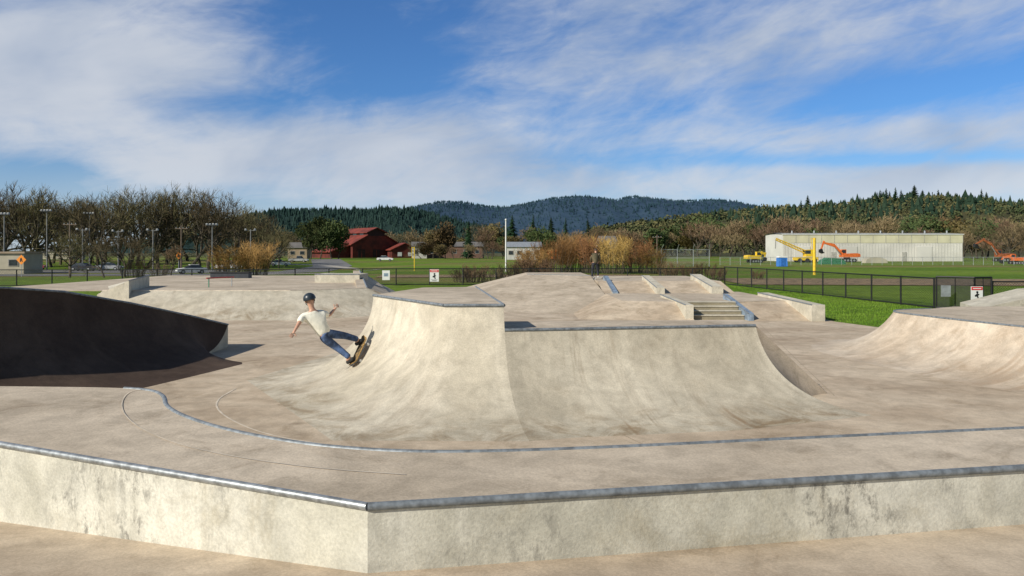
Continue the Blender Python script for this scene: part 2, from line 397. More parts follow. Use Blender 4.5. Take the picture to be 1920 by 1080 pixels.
MB().poly([V((-.95, 19.6, ZF)), V((-2.3, 19.2, ZF)), V((-2.3, 19.2, HZ)), V((-.95, 19.6, HZ))]).build('back_wall', m_led, T, T)
MB().poly([V((-.35, 14.55, ZF)), V((-.95, 19.6, ZF)), V((-.95, 19.6, LZ)), V((-.35, 14.55, LZ))]).build('side_wall', m_led, T, T)
for a, b_ in zip(hipc[1:3], hipc[2:4]):
    MB().tube([V(a)-V((0, 0, .005)), V(b_)-V((0, 0, .005))], .028, 10).build('coping', m_steel, T, T, smooth=40)
MB().tube([V((-.14, 13.04, HZ-.005)), V((-.95, 19.6, HZ-.005))], .028, 10).build('coping', m_steel, T, T, smooth=40)

T = thing('quarter_pipe', 'lower concrete quarter pipe with streaked face joined to the right of the tall hip', 'ramp', (2.2, 14.2, ZF))
lc = [(-.14, 12.976, LZ), (.45, 13.08, LZ), (.9, 13.16, LZ), (1.6, 13.285, LZ), (3.0, 13.53, LZ), (4.5, 13.8, LZ)]
NL = 24
rm = ramp(lc, ZF, 1.8, 1, m1=(.60, -.66), n=NL, ro=RO, caps=False)
for k in range(NL+1):
    p = hipend(tml*k/NL); p.z -= (.008 if k == 0 else 0); rm.v[k] = p
rm.build('transition', m_trans2, T, T, smooth=60)
c0 = hipend(tml)
MB().prism([(c0.x, c0.y), (.45, 13.08), (4.5, 13.8), (4.6, 14.9), (-.35, 14.55)], LZ-.02, LZ+.001).build('deck', m_deck, T, T)
mb = MB(); top_ = rm.last+[V((4.6, 14.9, LZ))]
for p in top_:
    h = max(0., p.z-ZF); mb.v += [p, V((p.x+1.12*h, p.y+.25*h, ZF-.005))]
mb.f = [(2*i, 2*i+1, 2*i+3, 2*i+2) for i in range(len(top_)-1)]
mb.build('side_bank', m_floor, T, T)
ramp([(4.6, 14.9, LZ), (-.35, 14.55, LZ)], ZF, 2, 1, straight=2.6, n=3).build('back_bank', m_floor, T, T)
MB().tube([c0, V((.45, 13.08, LZ-.004)), V(lc[-1])-V((0, 0, .004))], .028, 10).build('coping', m_steel, T, T, smooth=40)

T = thing('quarter_pipe', 'dark shaded quarter pipe at the left with a crest sloping down to the right', 'ramp', (-10, 16, ZF))
lb = [(-12.5, 10.5, 1.45), (-11.2, 12.5, 1.42), (-10.0, 14.7, 1.37), (-9.6, 16.0, 1.22), (-9.05, 17.7, .86), (-8.4, 19.5, .40), (-7.95, 20.9, .03)]
lb = dens(lb, .4)
def lmf(i, n, m):
    k = S((i-(n-6))/5); return m.lerp(V((.02, -1.0)), k)
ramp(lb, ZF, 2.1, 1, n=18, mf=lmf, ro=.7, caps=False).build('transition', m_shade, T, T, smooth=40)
bk = [V((p[0]-.35, p[1]+.1, p[2]+.01)) for p in lb]; mb = MB()
for p, q in zip(lb, bk): mb.v += [V(p), q, V((q.x-1.6, q.y+.5, ZF))]
mb.f = [(3*i+k, 3*i+3+k, 3*i+4+k, 3*i+1+k) for i in range(len(lb)-1) for k in (0, 1)]
mb.build('back_slope', m_floor, T, T)
MB().poly([V(lb[-1]), bk[-1], V((bk[-1].x-1.6, bk[-1].y+.5, ZF)), V((lb[-1][0], lb[-1][1], ZF))]).build('end_wall', m_led, T, T)
pr_ = profile(lb[-1][2]-ZF, 2.1, 18, 0, .7)
MB().poly([V((lb[-1][0]+.02*o, lb[-1][1]-o, ZF+z)) for o, z in pr_]+[V((lb[-1][0], lb[-1][1], ZF-.01))]).build('end_wall', m_led, T, T)
MB().tube([V(p) for p in lb], .025, 8).build('coping', m_steel, T, T, smooth=40)

T = thing('quarter_pipe', 'rust stained concrete quarter pipe at the right edge with a rounded left end', 'ramp', (11, 17, ZF))
rc = smoothc([(11.9, 21.2, .45), (10.2, 20.6, .45), (10.5, 18.6, .45), (11.1, 16.2, .45), (12.4, 12.8, .45), (14.5, 10.5, .45)], 3)
ramp(rc, ZF, 2.1, 1, n=20, ro=.4).build('transition', m_right, T, T, smooth=50)
MB().prism([(p[0], p[1]) for p in rc]+[(22, 10.5), (22, 22.5), (13, 22.0)], .40, .452).build('deck', m_deck, T, T)
MB().tube([V((p[0], p[1], .447)) for p in rc], .024, 8).build('coping', m_steel, T, T, smooth=50)
MB().box((17.5, 22.2, -.1), (9, .1, .99)).build('back_wall', m_led, T, T)
mb = MB().prism([(14.5, 23.2), (16.8, 23.2), (22, 23.2), (22, 26), (17.6, 26), (15.6, 26)], -.62, [.30, .78, .95, .95, .78, .30])
solo(mb, 'bank_ramp', m_led, 'pale concrete bank rising behind the stained quarter pipe at the right edge', 'ramp')

T = thing('bank_platform', 'broad raised concrete platform with sloping banks behind the skater at left', 'platform', (-11, 31, ZF))
pc = [(-17, 31, .44), (-9.2, 31, .44), (-6.4, 33, .44), (-8.0, 41, .44), (-10, 50, .44)]
ramp(pc, ZF, 2, 1, straight=2.1, n=6).build('bank', m_trans, T, T, smooth=20)
MB().prism([(p[0], p[1]) for p in pc]+[(-23, 50), (-23, 31)], .42, .441).build('deck', m_deck, T, T)
MB().tube([V(p[:2]+(.44,)) for p in pc[:3]], .02, 6).build('edge_strip', m_lline, T, T)
def ledge(poly, z0, z1, label, mat=None, name='ledge', cat='ledge', group=None, steel=True):
    c = V((sum(p[0] for p in poly)/len(poly), sum(p[1] for p in poly)/len(poly), z0 if not hasattr(z0, '__len__') else min(z0)))
    T = thing(name, label, cat, c, 0, group)
    MB().prism(poly, z0, z1).build('block', mat or m_led, T, T)
    g = lambda i: z1[i] if hasattr(z1, '__len__') else z1
    if steel:
        m_ = MB(); i, j = steel if isinstance(steel, tuple) else (0, 1)
        m_.tube([V((poly[i][0], poly[i][1], g(i))), V((poly[j][0], poly[j][1], g(j)))], .025, 6).build('edge_coping', m_steel, T, T)
    return T
ledge([(gx(590, 38.7), 38.7), (gx(674, 38.7), 38.7), (gx(674, 38.7), 41), (gx(590, 38.7), 41)], .43, .87, 'low pale concrete box on the far left platform beside the tapering wedge')
ledge([(-16.9, 30.4), (-15.6, 30.4), (-16.9, 34.8), (-18.8, 34.8)], -.6, [.30, .88, .95, .45], 'pale concrete wedge with shaded right side at the far left of the park', steel=(1, 2))
T = thing('bank_ramp', 'grey concrete wedge with steel edge on the right side of the left platform', 'ramp', (-7, 40, .1))
MB().add([V((-6.45, 33.2, .45)), V((-9.6, 47, .85)), V((-8.4, 47, .1)), V((-5.2, 33.4, -.05)), V((-10.0, 47, .85)), V((-6.9, 33.2, .45)), V((-6.9, 33.2, .3)), V((-10, 47, .3))], [(0, 3, 2, 1), (0, 1, 4, 5), (5, 4, 7, 6), (0, 5, 6, 3), (1, 2, 7, 4)]).build('wedge', m_deck, T, T)
MB().tube([V((-6.45, 33.2, .46)), V((-9.6, 47, .86))], .04, 6).build('edge_coping', m_steel, T, T)
T = thing('dark_ledge', 'low dark painted bench like ledge at the back of the left platform', 'ledge', (gx(430, 45), 45.3, .44))
MB().box((gx(430, 45), 45.3, .60), (2.3, .6, .33)).build('block', smat('dark_ledge_paint', (.03, .035, .045), .6), T, T)
MB().box((gx(430, 45), 45.3, .79), (2.4, .7, .05)).build('top', m_rubber, T, T)
T = thing('grind_rail', 'small metal grind rail on short legs near the edge of the left platform', 'rail', (gx(406, 34), 34, .44))
a, b_ = V((gx(394, 34), 33.6, .86)), V((gx(420, 34), 35.2, .86))
MB().tube([a, b_], .03, 8).build('bar', smat('red_rail', (.45, .05, .04), .5), T, T)
for k in (.08, .92):
    p = a.lerp(b_, k); MB().tube([p, V((p.x, p.y, .44))], .025, 6).build('leg', smat('green_leg', (.06, .22, .14), .5) if k < .5 else m_galv, T, T)

T = thing('pyramid_ramp', 'smooth grey concrete pyramid bank in the far centre of the park', 'ramp', (1.5, 42, ZF))
tp = [(.9, 44), (4.4, 42), (4.4, 48), (.9, 48)]; bs = [(-4.2, 33.5), (4.6, 31.5), (4.6, 50.5), (-4.2, 50)]
mb = MB(); mb.add([V((x, y, ZF-.01)) for x, y in bs]+[V((x, y, .70)) for x, y in tp], [(0, 1, 5, 4), (1, 2, 6, 5), (2, 3, 7, 6), (3, 0, 4, 7), (4, 5, 6, 7)])
mb.build('slopes', m_deck, T, T)
MB().tube([V((.9, 44, .70)), V((4.4, 42, .70))], .025, 6).build('edge_coping', m_steel, T, T)
T = thing('stair_platform', 'low concrete plateau with sloping bank around the short stair set', 'platform', (7.5, 33, ZF))
MB().prism([(4.6, 31.4), (7.02, 30.7), (7.02, 30.71), (9.1, 30.71), (9.1, 30.7), (11.6, 31.4), (11.6, 38.2), (4.6, 38.2)], -.2, .0).build('deck', m_deck, T, T)
for q_ in ([(4.6, 31.4, 0), (7.02, 30.7, 0), (7.02, 28.6, ZF-.01), (2.6, 29.4, ZF-.01)], [(4.6, 31.4, 0), (2.6, 29.4, ZF-.01), (2.6, 37, ZF-.01), (4.6, 37, 0)], [(9.3, 31.0, 0), (11.6, 31.4, 0), (11.6, 28.7, ZF-.01), (9.3, 28.6, ZF-.01)]):
    MB().poly([V(p) for p in q_]).build('bank', m_floor, T, T)
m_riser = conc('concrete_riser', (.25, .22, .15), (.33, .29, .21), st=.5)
for i in range(4):
    z = ZF+.15*(i+1); y0 = 29.2+.38*i
    st_ = MB().box((8.06, (y0+30.71)/2, (ZF+z)/2), (2.05, 30.71-y0, z-ZF)).build('step', m_riser, T, T)
    MB().box((8.06, y0+.17, z+.012), (2.05, .40, .03)).build('tread', m_led, st_, T)
T = thing('upper_platform', 'highest rear concrete plateau where the standing person in dark clothes waits', 'platform', (7.6, 43, ZF))
MB().prism([(4.5, 39.4), (11, 39.4), (11, 47.5), (4.5, 47.5)], -.6, .5).build('deck', m_deck, T, T)
MB().poly([V((4.5, 39.4, .5)), V((11, 39.4, .5)), V((11, 36.75, .002)), V((4.5, 36.75, .002))]).build('bank', m_floor, T, T)
ledge([(6.72, 28.9), (7.03, 28.9), (7.03, 33.8), (6.72, 33.8)], ZF, [.0, .0, .12, .12], 'sloping cream concrete ledge along the left of the stairs', steel=(0, 3))
ledge([(9.10, 28.7), (9.30, 28.7), (9.30, 32.2), (9.10, 32.2)], ZF, [-.32, -.32, .24, .24], 'sloping blue grey ledge along the right of the stairs', m_plate, steel=(0, 3))
ledge([(11.45, 28.5), (11.95, 28.5), (11.95, 34.8), (11.45, 34.8)], ZF, [.03, .03, .15, .15], 'long cream concrete ledge at the right edge of the park beside the lawn', steel=(0, 3))
ledge([(7.05, 36.4), (7.45, 36.4), (7.45, 40.5), (7.05, 40.5)], -.05, [.30, .30, .76, .76], 'cream ledge on the rear bank, left of the two rear ledges', steel=(0, 3))
ledge([(9.75, 36.4), (10.3, 36.4), (10.3, 40.8), (9.75, 40.8)], -.05, [.35, .35, .82, .82], 'cream ledge on the rear bank, right of the two rear ledges', steel=(0, 3))
ledge([(4.95, 36.6), (5.2, 36.6), (5.2, 40.5), (4.95, 40.5)], -.05, [.08, .08, .74, .74], 'narrow blue steel sided ledge on the rear bank near the standing person', m_plate, steel=(0, 3))

# ------------------------------------------------------------------ fences
wirem = m_black
def wires(mb, a, b_, z0, z1, sp, wd):
    a, b_ = V(a), V(b_); L = (b_-a).length; d = (b_-a)/L; h = z1-z0; n = int((L+h)/sp)
    for i in range(n):
        for sg in (1, -1):
            s0 = i*sp-(h if sg > 0 else 0); s1 = s0+h if sg > 0 else s0-h
            def cl(s): return (s-s0)/(s1-s0)
            ta, tb = sorted((cl(0), cl(L))); ta, tb = max(0, ta), min(1, tb)
            if tb <= ta: continue
            p = a+d*(s0+(s1-s0)*ta); q = a+d*(s0+(s1-s0)*tb)
            P, Q = V((p.x, p.y, z0+h*ta)), V((q.x, q.y, z0+h*tb)); o = V((0, 0, wd))
            mb.add([P, Q, Q+o, P+o], [(0, 1, 2, 3)])
def fence(a, b_, h, n, label, base=None, group=None, sp=.12):
    z = zf(*a) if base is None else base
    T = thing('chain_link_fence', label, 'fence', (a[0], a[1], z), 0, group)
    for i in range(n+1):
        p = V(a).lerp(V(b_), i/n); MB().tube([V((p.x, p.y, z-.1)), V((p.x, p.y, z+h+.04))], .045, 8).build('post', m_black, T, T)
    for zz in (h, .06):
        MB().tube([V((a[0], a[1], z+zz)), V((b_[0], b_[1], z+zz))], .032, 6).build('rail', m_black, T, T)
    m_ = MB(); wires(m_, a, b_, z+.06, z+h, sp, .016); m_.build('wire_mesh', wirem, T, T)
    return T
fence((-46, 57), (-17, 58.5), 1.25, 11, 'black chain link fence behind the left side of the skatepark')
fence((-17, 58.5), (17.1, 60), 1.3, 13, 'black chain link fence behind the rear centre of the skatepark')
fence((17.1, 60), (19.9, 35.2), 1.42, 10, 'black chain link fence running along the right hand lawn')
fence((22.0, 34.2), (34, 33.6), 1.3, 4, 'short black chain link fence right of the gate')
T = thing('fence_gate', 'dense black mesh gate standing open at the end of the lawn fence', 'gate', (20.1, 35, -.62))
for (a, b_) in (((19.95, 35.1), (21.0, 33.9)), ((21.0, 33.9), (21.9, 34.1))):
    z = -.62
    P = [V((a[0], a[1], z+.05)), V((b_[0], b_[1], z+.05)), V((b_[0], b_[1], z+1.5)), V((a[0], a[1], z+1.5)), V((a[0], a[1], z+.05))]
    for p, q in zip(P[:-1], P[1:]): MB().tube([p, q], .04, 8).build('frame', m_black, T, T)
    m_ = MB(); wires(m_, a, b_, z+.05, z+1.5, .05, .022); m_.build('wire_mesh', wirem, T, T)
    c = P[0].lerp(P[2], .5); MB().tube([V((c.x, c.y, z)), V((c.x, c.y, z+1.5))], .025, 6).build('bar', m_black, T, T)
def board_sign(px, py0, py1, px0, px1, Y, label, header, group=None):
    c = at(px, py1, Y); wd = (px1-px0)/F*Y; h = (py1-py0)/F*Y
    T = thing('notice_sign', label, 'sign', (c.x, Y-.06, c.z), 0, group)
    MB().box((0, 0, h/2), (wd, .02, h)).build('panel', m_galv if header == 'none' else m_white, T)
    if header == 'red':
        MB().box((0, -.015, h*.87), (wd*.94, .008, h*.2)).build('header', m_red, T)
        MB().box((0, -.022, h*.87), (wd*.7, .004, h*.05)).build('header_line', m_white, T)
        mb = MB().ball((0.02*wd, -.016, h*.63), (wd*.1, .006, wd*.1), 10, 6)
        mb.ext([(-.2*wd, h*.42), (.02*wd, h*.56), (.2*wd, h*.50), (.08*wd, h*.40), (.16*wd, h*.24), (.05*wd, h*.22), (-.02*wd, h*.36), (-.16*wd, h*.34)], -.02, -.011)
        mb.build('pictogram', m_black, T)
        for k in range(3): MB().box((0, -.013, h*(.16-.05*k)), (wd*(.7-.15*k), .006, h*.018)).build('text_line', m_black, T)
    elif header == 'blue':
        MB().box((0, -.013, h*.55), (wd*.6, .008, h*.34)).build('pictogram', m_plate, T)
    return T
board_sign(814.5, 505, 528, 806, 823, 57.9, 'white notice with red header on the rear fence left of centre', 'red')
board_sign(724, 507, 525, 717, 731, 57.9, 'white sign with pale blue panel on the rear fence, left of the red header notice', 'blue')
board_sign(1830, 537, 566, 1820, 1842, 33.7, 'white notice with red header hanging on the fence next to the gate', 'red')
board_sign(1772, 535, 556, 1764, 1782, 34.2, 'grey backed plate fixed in the middle of the black gate', 'none')

# ------------------------------------------------------------------ people
def skin(name, VV, E, roots, mat, parent, wloc, lv=2):
    names = list(VV); idx = {k: i for i, k in enumerate(names)}
    me = bpy.data.meshes.new(name); me.from_pydata([tuple(V(VV[k][0])-wloc) for k in names], [(idx[a], idx[b]) for a, b in E], [])
    o = bpy.data.objects.new(name, me); COL.objects.link(o)
    o.modifiers.new('Skin', 'SKIN')
    sv = me.skin_vertices[0].data
    for k in names:
        r = VV[k][1]; r = r if hasattr(r, '__len__') else (r, r); sv[idx[k]].radius = r; sv[idx[k]].use_root = k in roots
    s = o.modifiers.new('Sub', 'SUBSURF'); s.levels = lv; s.render_levels = lv
    dg = bpy.context.evaluated_depsgraph_get(); dg.update()
    nm = bpy.data.meshes.new_from_object(o.evaluated_get(dg)); o.modifiers.clear(); o.data = nm; nm.name = name
    nm.materials.clear(); nm.materials.append(mat)
    nm.polygons.foreach_set('use_smooth', [True]*len(nm.polygons))
    if parent: o.parent = parent
    return o
m_skin = smat('skin', (.55, .31, .21), .55, 0, .08, 8)
m_hair = smat('brown_hair', (.06, .035, .02), .7)
m_shirt = smat('white_tshirt', (.86, .83, .70), .85, 0, .06, 9, .5)
m_jean = smat('blue_jeans', (.065, .11, .22), .85, 0, .35, 9, .3)
m_darkj = smat('black_trousers', (.02, .022, .03), .85, 0, .3, 9)
m_jack = smat('olive_jacket', (.10, .085, .045), .85, 0, .2, 5)
m_lips = smat('lips', (.35, .12, .1), .6)
def person(T, J, face, fwd, top_m, leg_m, shoe_m, up_toe, long_sleeve, s=1.0):
    W = T.location.copy(); L = lambda a, b, k: V(J[a]).lerp(V(J[b]), k)
    B = {'pelvis': (J['pelvis'], .105*s), 'waist': (L('pelvis', 'chest', .45), .095*s), 'chest': (J['chest'], .12*s), 'neck': (J['neck'], .05*s),
         'jaw': (L('neck', 'head', .55), .062*s), 'head': (J['head'], .088*s), 'crown': (V(J['head'])+(V(J['head'])-V(J['neck'])).normalized()*.065*s, .065*s)}
    E = [('pelvis', 'waist'), ('waist', 'chest'), ('chest', 'neck'), ('neck', 'jaw'), ('jaw', 'head'), ('head', 'crown')]; roots = ['pelvis']
    hd = V(J['head']); face = V(face).normalized(); upv = (hd-V(J['neck'])).normalized(); sdv = face.cross(upv).normalized()
    for q in 'lr':
        B['sh'+q] = (J['sh'+q], .052*s); B['el'+q] = (J['el'+q], .039*s); B['wr'+q] = (J['wr'+q], .027*s)
        dirw = (V(J['wr'+q])-V(J['el'+q])).normalized(); B['pa'+q] = (V(J['wr'+q])+dirw*.06*s, (.036*s, .02*s))
        E += [('chest', 'sh'+q), ('sh'+q, 'el'+q), ('el'+q, 'wr'+q), ('wr'+q, 'pa'+q)]
        B['hi'+q] = (J['hi'+q], .082*s); B['kn'+q] = (J['kn'+q], .055*s); B['an'+q] = (J['an'+q], .038*s); B['to'+q] = (V(J['an'+q])+V(up_toe[q])*.12*s, .03*s)
        E += [('pelvis', 'hi'+q), ('hi'+q, 'kn'+q), ('kn'+q, 'an'+q), ('an'+q, 'to'+q)]
        side = dirw.cross(V(fwd)).normalized(); curl = side.cross(dirw)
        for f, (o, ln) in enumerate(((-.03, .07), (-.01, .08), (.01, .085), (.03, .065))):
            p = B['pa'+q][0]+side*o*s+dirw*.015*s
            for k in range(3): B[f'f{q}{f}{k}'] = (p+dirw*ln*s*k/2+curl*.018*s*k*k/2, (.0095-.0012*k)*s)
            E += [(f'f{q}{f}0', f'f{q}{f}1'), (f'f{q}{f}1', f'f{q}{f}2')]; roots.append(f'f{q}{f}0')
        p = V(J['wr'+q])+dirw*.035*s+side*.025*s
        for k in range(3): B[f't{q}{k}'] = (p+(side*.8+dirw*.6)*.033*s*k, .0105*s)
        E += [(f't{q}0', f't{q}1'), (f't{q}1', f't{q}2')]; roots.append(f't{q}0')
    B['nose0'] = (hd+face*.085*s, .014*s); B['nose1'] = (hd+face*.112*s-upv*.025*s, .012*s); E.append(('nose0', 'nose1')); roots.append('nose0')
    for q, sg in (('l', -1), ('r', 1)):
        B['ear0'+q] = (hd+sdv*sg*.09*s+upv*.015*s, .014*s); B['ear1'+q] = (hd+sdv*sg*.092*s-upv*.03*s, .011*s); E.append(('ear0'+q, 'ear1'+q)); roots.append('ear0'+q)
    skin('body', B, E, roots, m_skin, T, W)
    for sg in (-1, 1):
        MB().ball(hd+face*.083*s+sdv*sg*.034*s+upv*.01*s, (.012*s,)*3, 8, 6).build('eye', m_black, T, T)
    MB().tube([hd+face*.085*s-sdv*.022*s-upv*.06*s, hd+face*.09*s-upv*.062*s, hd+face*.085*s+sdv*.022*s-upv*.06*s], .006*s, 6).build('mouth', m_lips, T, T)
    MB().ball(hd-face*.022*s+upv*.02*s, (.098*s, .098*s, .108*s), 14, 8, 0, .66, (upv+face*.35).normalized().to_track_quat('Z', 'Y').to_matrix()).build('hair', m_hair, T, T, smooth=60)
    TV = {'hem': (L('pelvis', 'chest', -.18), .155*s), 'waist': (L('pelvis', 'chest', .4), .148*s), 'chest': (L('pelvis', 'chest', .95), .165*s), 'col': (L('chest', 'neck', .72), .075*s)}
    TE = [('hem', 'waist'), ('waist', 'chest'), ('chest', 'col')]
    for q in 'lr':
        TV['s'+q] = (J['sh'+q], .082*s); TV['m'+q] = (L('sh'+q, 'el'+q, .45), .068*s); TE += [('chest', 's'+q), ('s'+q, 'm'+q)]
        TV['e'+q] = (L('sh'+q, 'el'+q, .75), .066*s); TE.append(('m'+q, 'e'+q))
        if long_sleeve: TV['c'+q] = (L('el'+q, 'wr'+q, .1), .056*s); TV['w'+q] = (L('el'+q, 'wr'+q, .95), .045*s); TE += [('e'+q, 'c'+q), ('c'+q, 'w'+q)]
    skin('jacket' if long_sleeve else 'shirt', TV, TE, ['hem'], top_m, T, W)
    LV = {'p': (L('pelvis', 'chest', .1), .125*s), 'pelvis': (J['pelvis'], .13*s)}; LE = [('p', 'pelvis')]
    for q in 'lr':
        LV['h'+q] = (J['hi'+q], .105*s); LV['th'+q] = (L('hi'+q, 'kn'+q, .55), .092*s); LV['k'+q] = (J['kn'+q], .076*s); LV['c'+q] = (L('kn'+q, 'an'+q, .5), .068*s); LV['a'+q] = (L('kn'+q, 'an'+q, .97), .06*s)
        LE += [('pelvis', 'h'+q), ('h'+q, 'th'+q), ('th'+q, 'k'+q), ('k'+q, 'c'+q), ('c'+q, 'a'+q)]
    skin('trousers', LV, LE, ['pelvis'], leg_m, T, W)
    for q in 'lr':
        an = V(J['an'+q]); tv = V(up_toe[q]); dn = V(J['dn'])
        skin('shoe', {'a': (an-tv*.06*s+dn*.045*s, .05*s), 'b': (an+tv*.07*s+dn*.052*s, .05*s), 'c': (an+tv*.165*s+dn*.055*s, .042*s)}, [('a', 'b'), ('b', 'c')], ['a'], shoe_m, T, W)
    return hd, face, upv
n2 = V((-.857, -.515)); dcr = V((1.78, -2.96)).normalized()
s_, th = .24, radians(48)
tm = acos(1-1.75/1.8); cp = V((-2.97, 16.0))+V((1.78, -2.96))*s_
pxy = cp+n2*(1.8*(sin(tm)-sin(th))+RO*(1-th/tm)**3); surf = V((pxy.x, pxy.y, ZF+1.8*(1-cos(th))))
nrm = V((n2.x*sin(th), n2.y*sin(th), cos(th))); upt = V((-n2.x*cos(th), -n2.y*cos(th), sin(th))); cr3 = V((dcr.x, dcr.y, 0))
axis = (upt*.87-cr3*.62).normalized(); tt = nrm.cross(axis).normalized()
Bm = Matrix((axis, tt, nrm)).transposed().to_4x4()
SB = thing('skateboard', 'tan skateboard under the rider, tilted on the hip face', 'skateboard', surf+nrm*.012); SB.rotation_euler = Bm.to_euler(); SB.scale = (.96, .9, 1)
def board_parts(SB, dm, gm):
    N = 16; out = []
    for i in range(N+1):
        x = -.42+.84*i/N; k = max(0, abs(x)-.3); hw = .108*sqrt(max(.0, 1-(k/.125)**2))+.004
        out.append((x, hw, .105+k*k*3.6))
    mb = MB()
    for x, hw, z in out:
        for y in (-hw, hw): mb.v += [V((x, y, z)), V((x, y, z+.016))]
    for i in range(N):
        a = 4*i; mb.f += [(a, a+2, a+6, a+4), (a+1, a+5, a+7, a+3), (a, a+4, a+5, a+1), (a+2, a+3, a+7, a+6)]
    mb.build('deck', dm, SB)
    mb = MB()
    for x, hw, z in out: mb.v += [V((x, -hw*.86, z+.018)), V((x, hw*.86, z+.018))]
    mb.f = [(2*i, 2*i+1, 2*i+3, 2*i+2) for i in range(N)]; mb.build('grip_tape', gm, SB)
    for sx in (-.24, .24):
        MB().box((sx, 0, .08), (.06, .05, .05)).tube([V((sx, -.1, .055)), V((sx, .1, .055))], .012, 6).build('truck', m_galv, SB)
        for sy in (-.1, .1): MB().tube([V((sx, sy-.018, .028)), V((sx, sy+.018, .028))], .028, 12).build('wheel', m_white, SB)
board_parts(SB, smat('tan_deck', (.52, .31, .09), .6, 0, .2, 12), smat('worn_grip', (.20, .13, .055), .95, 0, .5, 12))
PT = thing('person', 'person in white t-shirt, jeans and dark helmet leaning while riding the hip face', 'person', surf)
fr = surf+axis*.25+nrm*.135; re = surf-axis*.27+nrm*.135
toe = -tt if (-tt).dot(V((-.77, .49, -.41))) > 0 else tt
J = {'pelvis': at(609, 626, 14.72), 'chest': at(591, 594, 14.66), 'neck': at(585, 580, 14.64), 'head': at(581, 563, 14.64),
     'shl': at(568, 593, 14.56), 'shr': at(605, 588, 14.78), 'ell': at(559, 609, 14.36), 'elr': at(618, 591, 14.96), 'wrl': at(552, 621, 14.22), 'wrr': at(627, 580, 15.06),
     'hir': at(615, 626, 14.82), 'hil': at(605, 632, 14.64), 'anr': fr+nrm*.09, 'anl': re+nrm*.09, 'dn': -nrm}
mid = V(J['hir']).lerp(J['anr'], .5); J['knr'] = mid+V((.0, .06, .02)); mid = V(J['hil']).lerp(J['anl'], .5); J['knl'] = mid+V((-.0, .07, -.01))
hd, fc, uv = person(PT, J, (-.45, .88, -.1), (-.4, .9, 0), m_shirt, m_jean, m_rubber, {'l': toe, 'r': toe}, False)
m_helm = smat('helmet_shell', (.025, .035, .045), .35, 0, .2)
rq = uv.to_track_quat('Z', 'Y').to_matrix()
MB().ball(hd+uv*.032, (.122, .122, .118), 20, 8, 0, .56, rq).build('helmet', m_helm, PT, PT, smooth=60)
sv = fc.cross(uv).normalized()
MB().tube([hd+sv*.1+uv*.02, hd+sv*.075-uv*.07+fc*.03, hd-uv*.115+fc*.045, hd-sv*.075-uv*.07+fc*.03, hd-sv*.1+uv*.02], .007, 6).build('helmet_strap', m_black, PT, PT)
fy = 41.5; fx = gx(1116, fy); P2 = thing('person', 'person in olive jacket and black trousers standing on the far plateau', 'person', (fx, fy, .5))
q = lambda x, y, z: V((fx+x, fy+y, .5+z))
J2 = {'pelvis': q(0, 0, .92), 'chest': q(.02, .02, 1.3), 'neck': q(.03, .04, 1.48), 'head': q(.04, .06, 1.61), 'shl': q(-.17, .0, 1.40), 'shr': q(.2, .04, 1.40), 'ell': q(-.24, .06, 1.13), 'elr': q(.27, .1, 1.14),
      'wrl': q(-.2, .22, .95), 'wrr': q(.22, .26, .98), 'hil': q(-.09, 0, .9), 'hir': q(.09, 0, .9), 'knl': q(-.15, .08, .48), 'knr': q(.14, .08, .52), 'anl': q(-.16, 0, .09), 'anr': q(.17, .02, .2), 'dn': V((0, 0, -1))}
person(P2, J2, (.2, .95, -.1), (0, 1, 0), m_jack, m_darkj, smat('pale_shoes', (.6, .6, .58), .6), {'l': V((-.2, .95, 0)), 'r': V((.2, .95, 0))}, True)
S2 = thing('skateboard', 'skateboard under one foot of the far standing person', 'skateboard', (fx+.2, fy+.1, .503), .25)
board_parts(S2, m_white, m_rubber)

# ------------------------------------------------------------------ trees
def bare_tree(seed, Ht, spread=.5, trunkf=.2, kids=(5, 3, 3, 4, 4), tw=.05):
    r = random.Random(seed); tk = MB(); cw = MB()
    def grow(p, d, L, rad, lev):
        pts = [p]; q = p; dd = d.copy()
        ns = 3 if lev < 3 else 2
        for k in range(ns):
            dd = (dd+V((r.uniform(-1, 1), r.uniform(-1, 1), r.uniform(-.5, .7)))*.28).normalized(); q = q+dd*L/ns; pts.append(q)
        if lev <= 2: tk.tube(pts, [rad*(1-.45*k/ns) for k in range(ns+1)], 6-lev if lev < 3 else 3, False)
        else:
            sd_ = dd.cross(V((r.uniform(-1, 1), r.uniform(-1, 1), r.uniform(-1, 1)))).normalized()
            b = len(cw.v); wv = rad if lev < 4 else tw*.5
            for i, pp in enumerate(pts): k = 1-i/len(pts); cw.v += [pp-sd_*wv*k, pp+sd_*wv*k]
            for i in range(len(pts)-1): cw.f.append((b+2*i, b+2*i+1, b+2*i+3, b+2*i+2))
        if lev >= len(kids): return
        for c in range(kids[lev]):
            t_ = 1. if lev == 0 else r.uniform(.35, 1.); k = min(int(t_*ns), ns-1); pp = pts[k].lerp(pts[k+1], t_*ns-k)
            a = 2*pi*(c+r.random()*.6)/kids[lev]; sp_ = spread*r.uniform(.6, 1.5)
            u = dd.orthogonal().normalized(); v = dd.cross(u)
            nd = (dd+(u*cos(a)+v*sin(a))*sp_*1.3+V((0, 0, .16))).normalized()
            grow(pp, nd, L*r.uniform(.55, .8) if lev else Ht*.3, rad*.55, lev+1)
    grow(V((0, 0, -.2)), V((0, 0, 1)), Ht*trunkf+.2, Ht*.022, 0)
    mz = max(v.z for v in cw.v); k = Ht/mz
    for m_ in (tk, cw): m_.v = [v*k for v in m_.v]
    return tk, cw
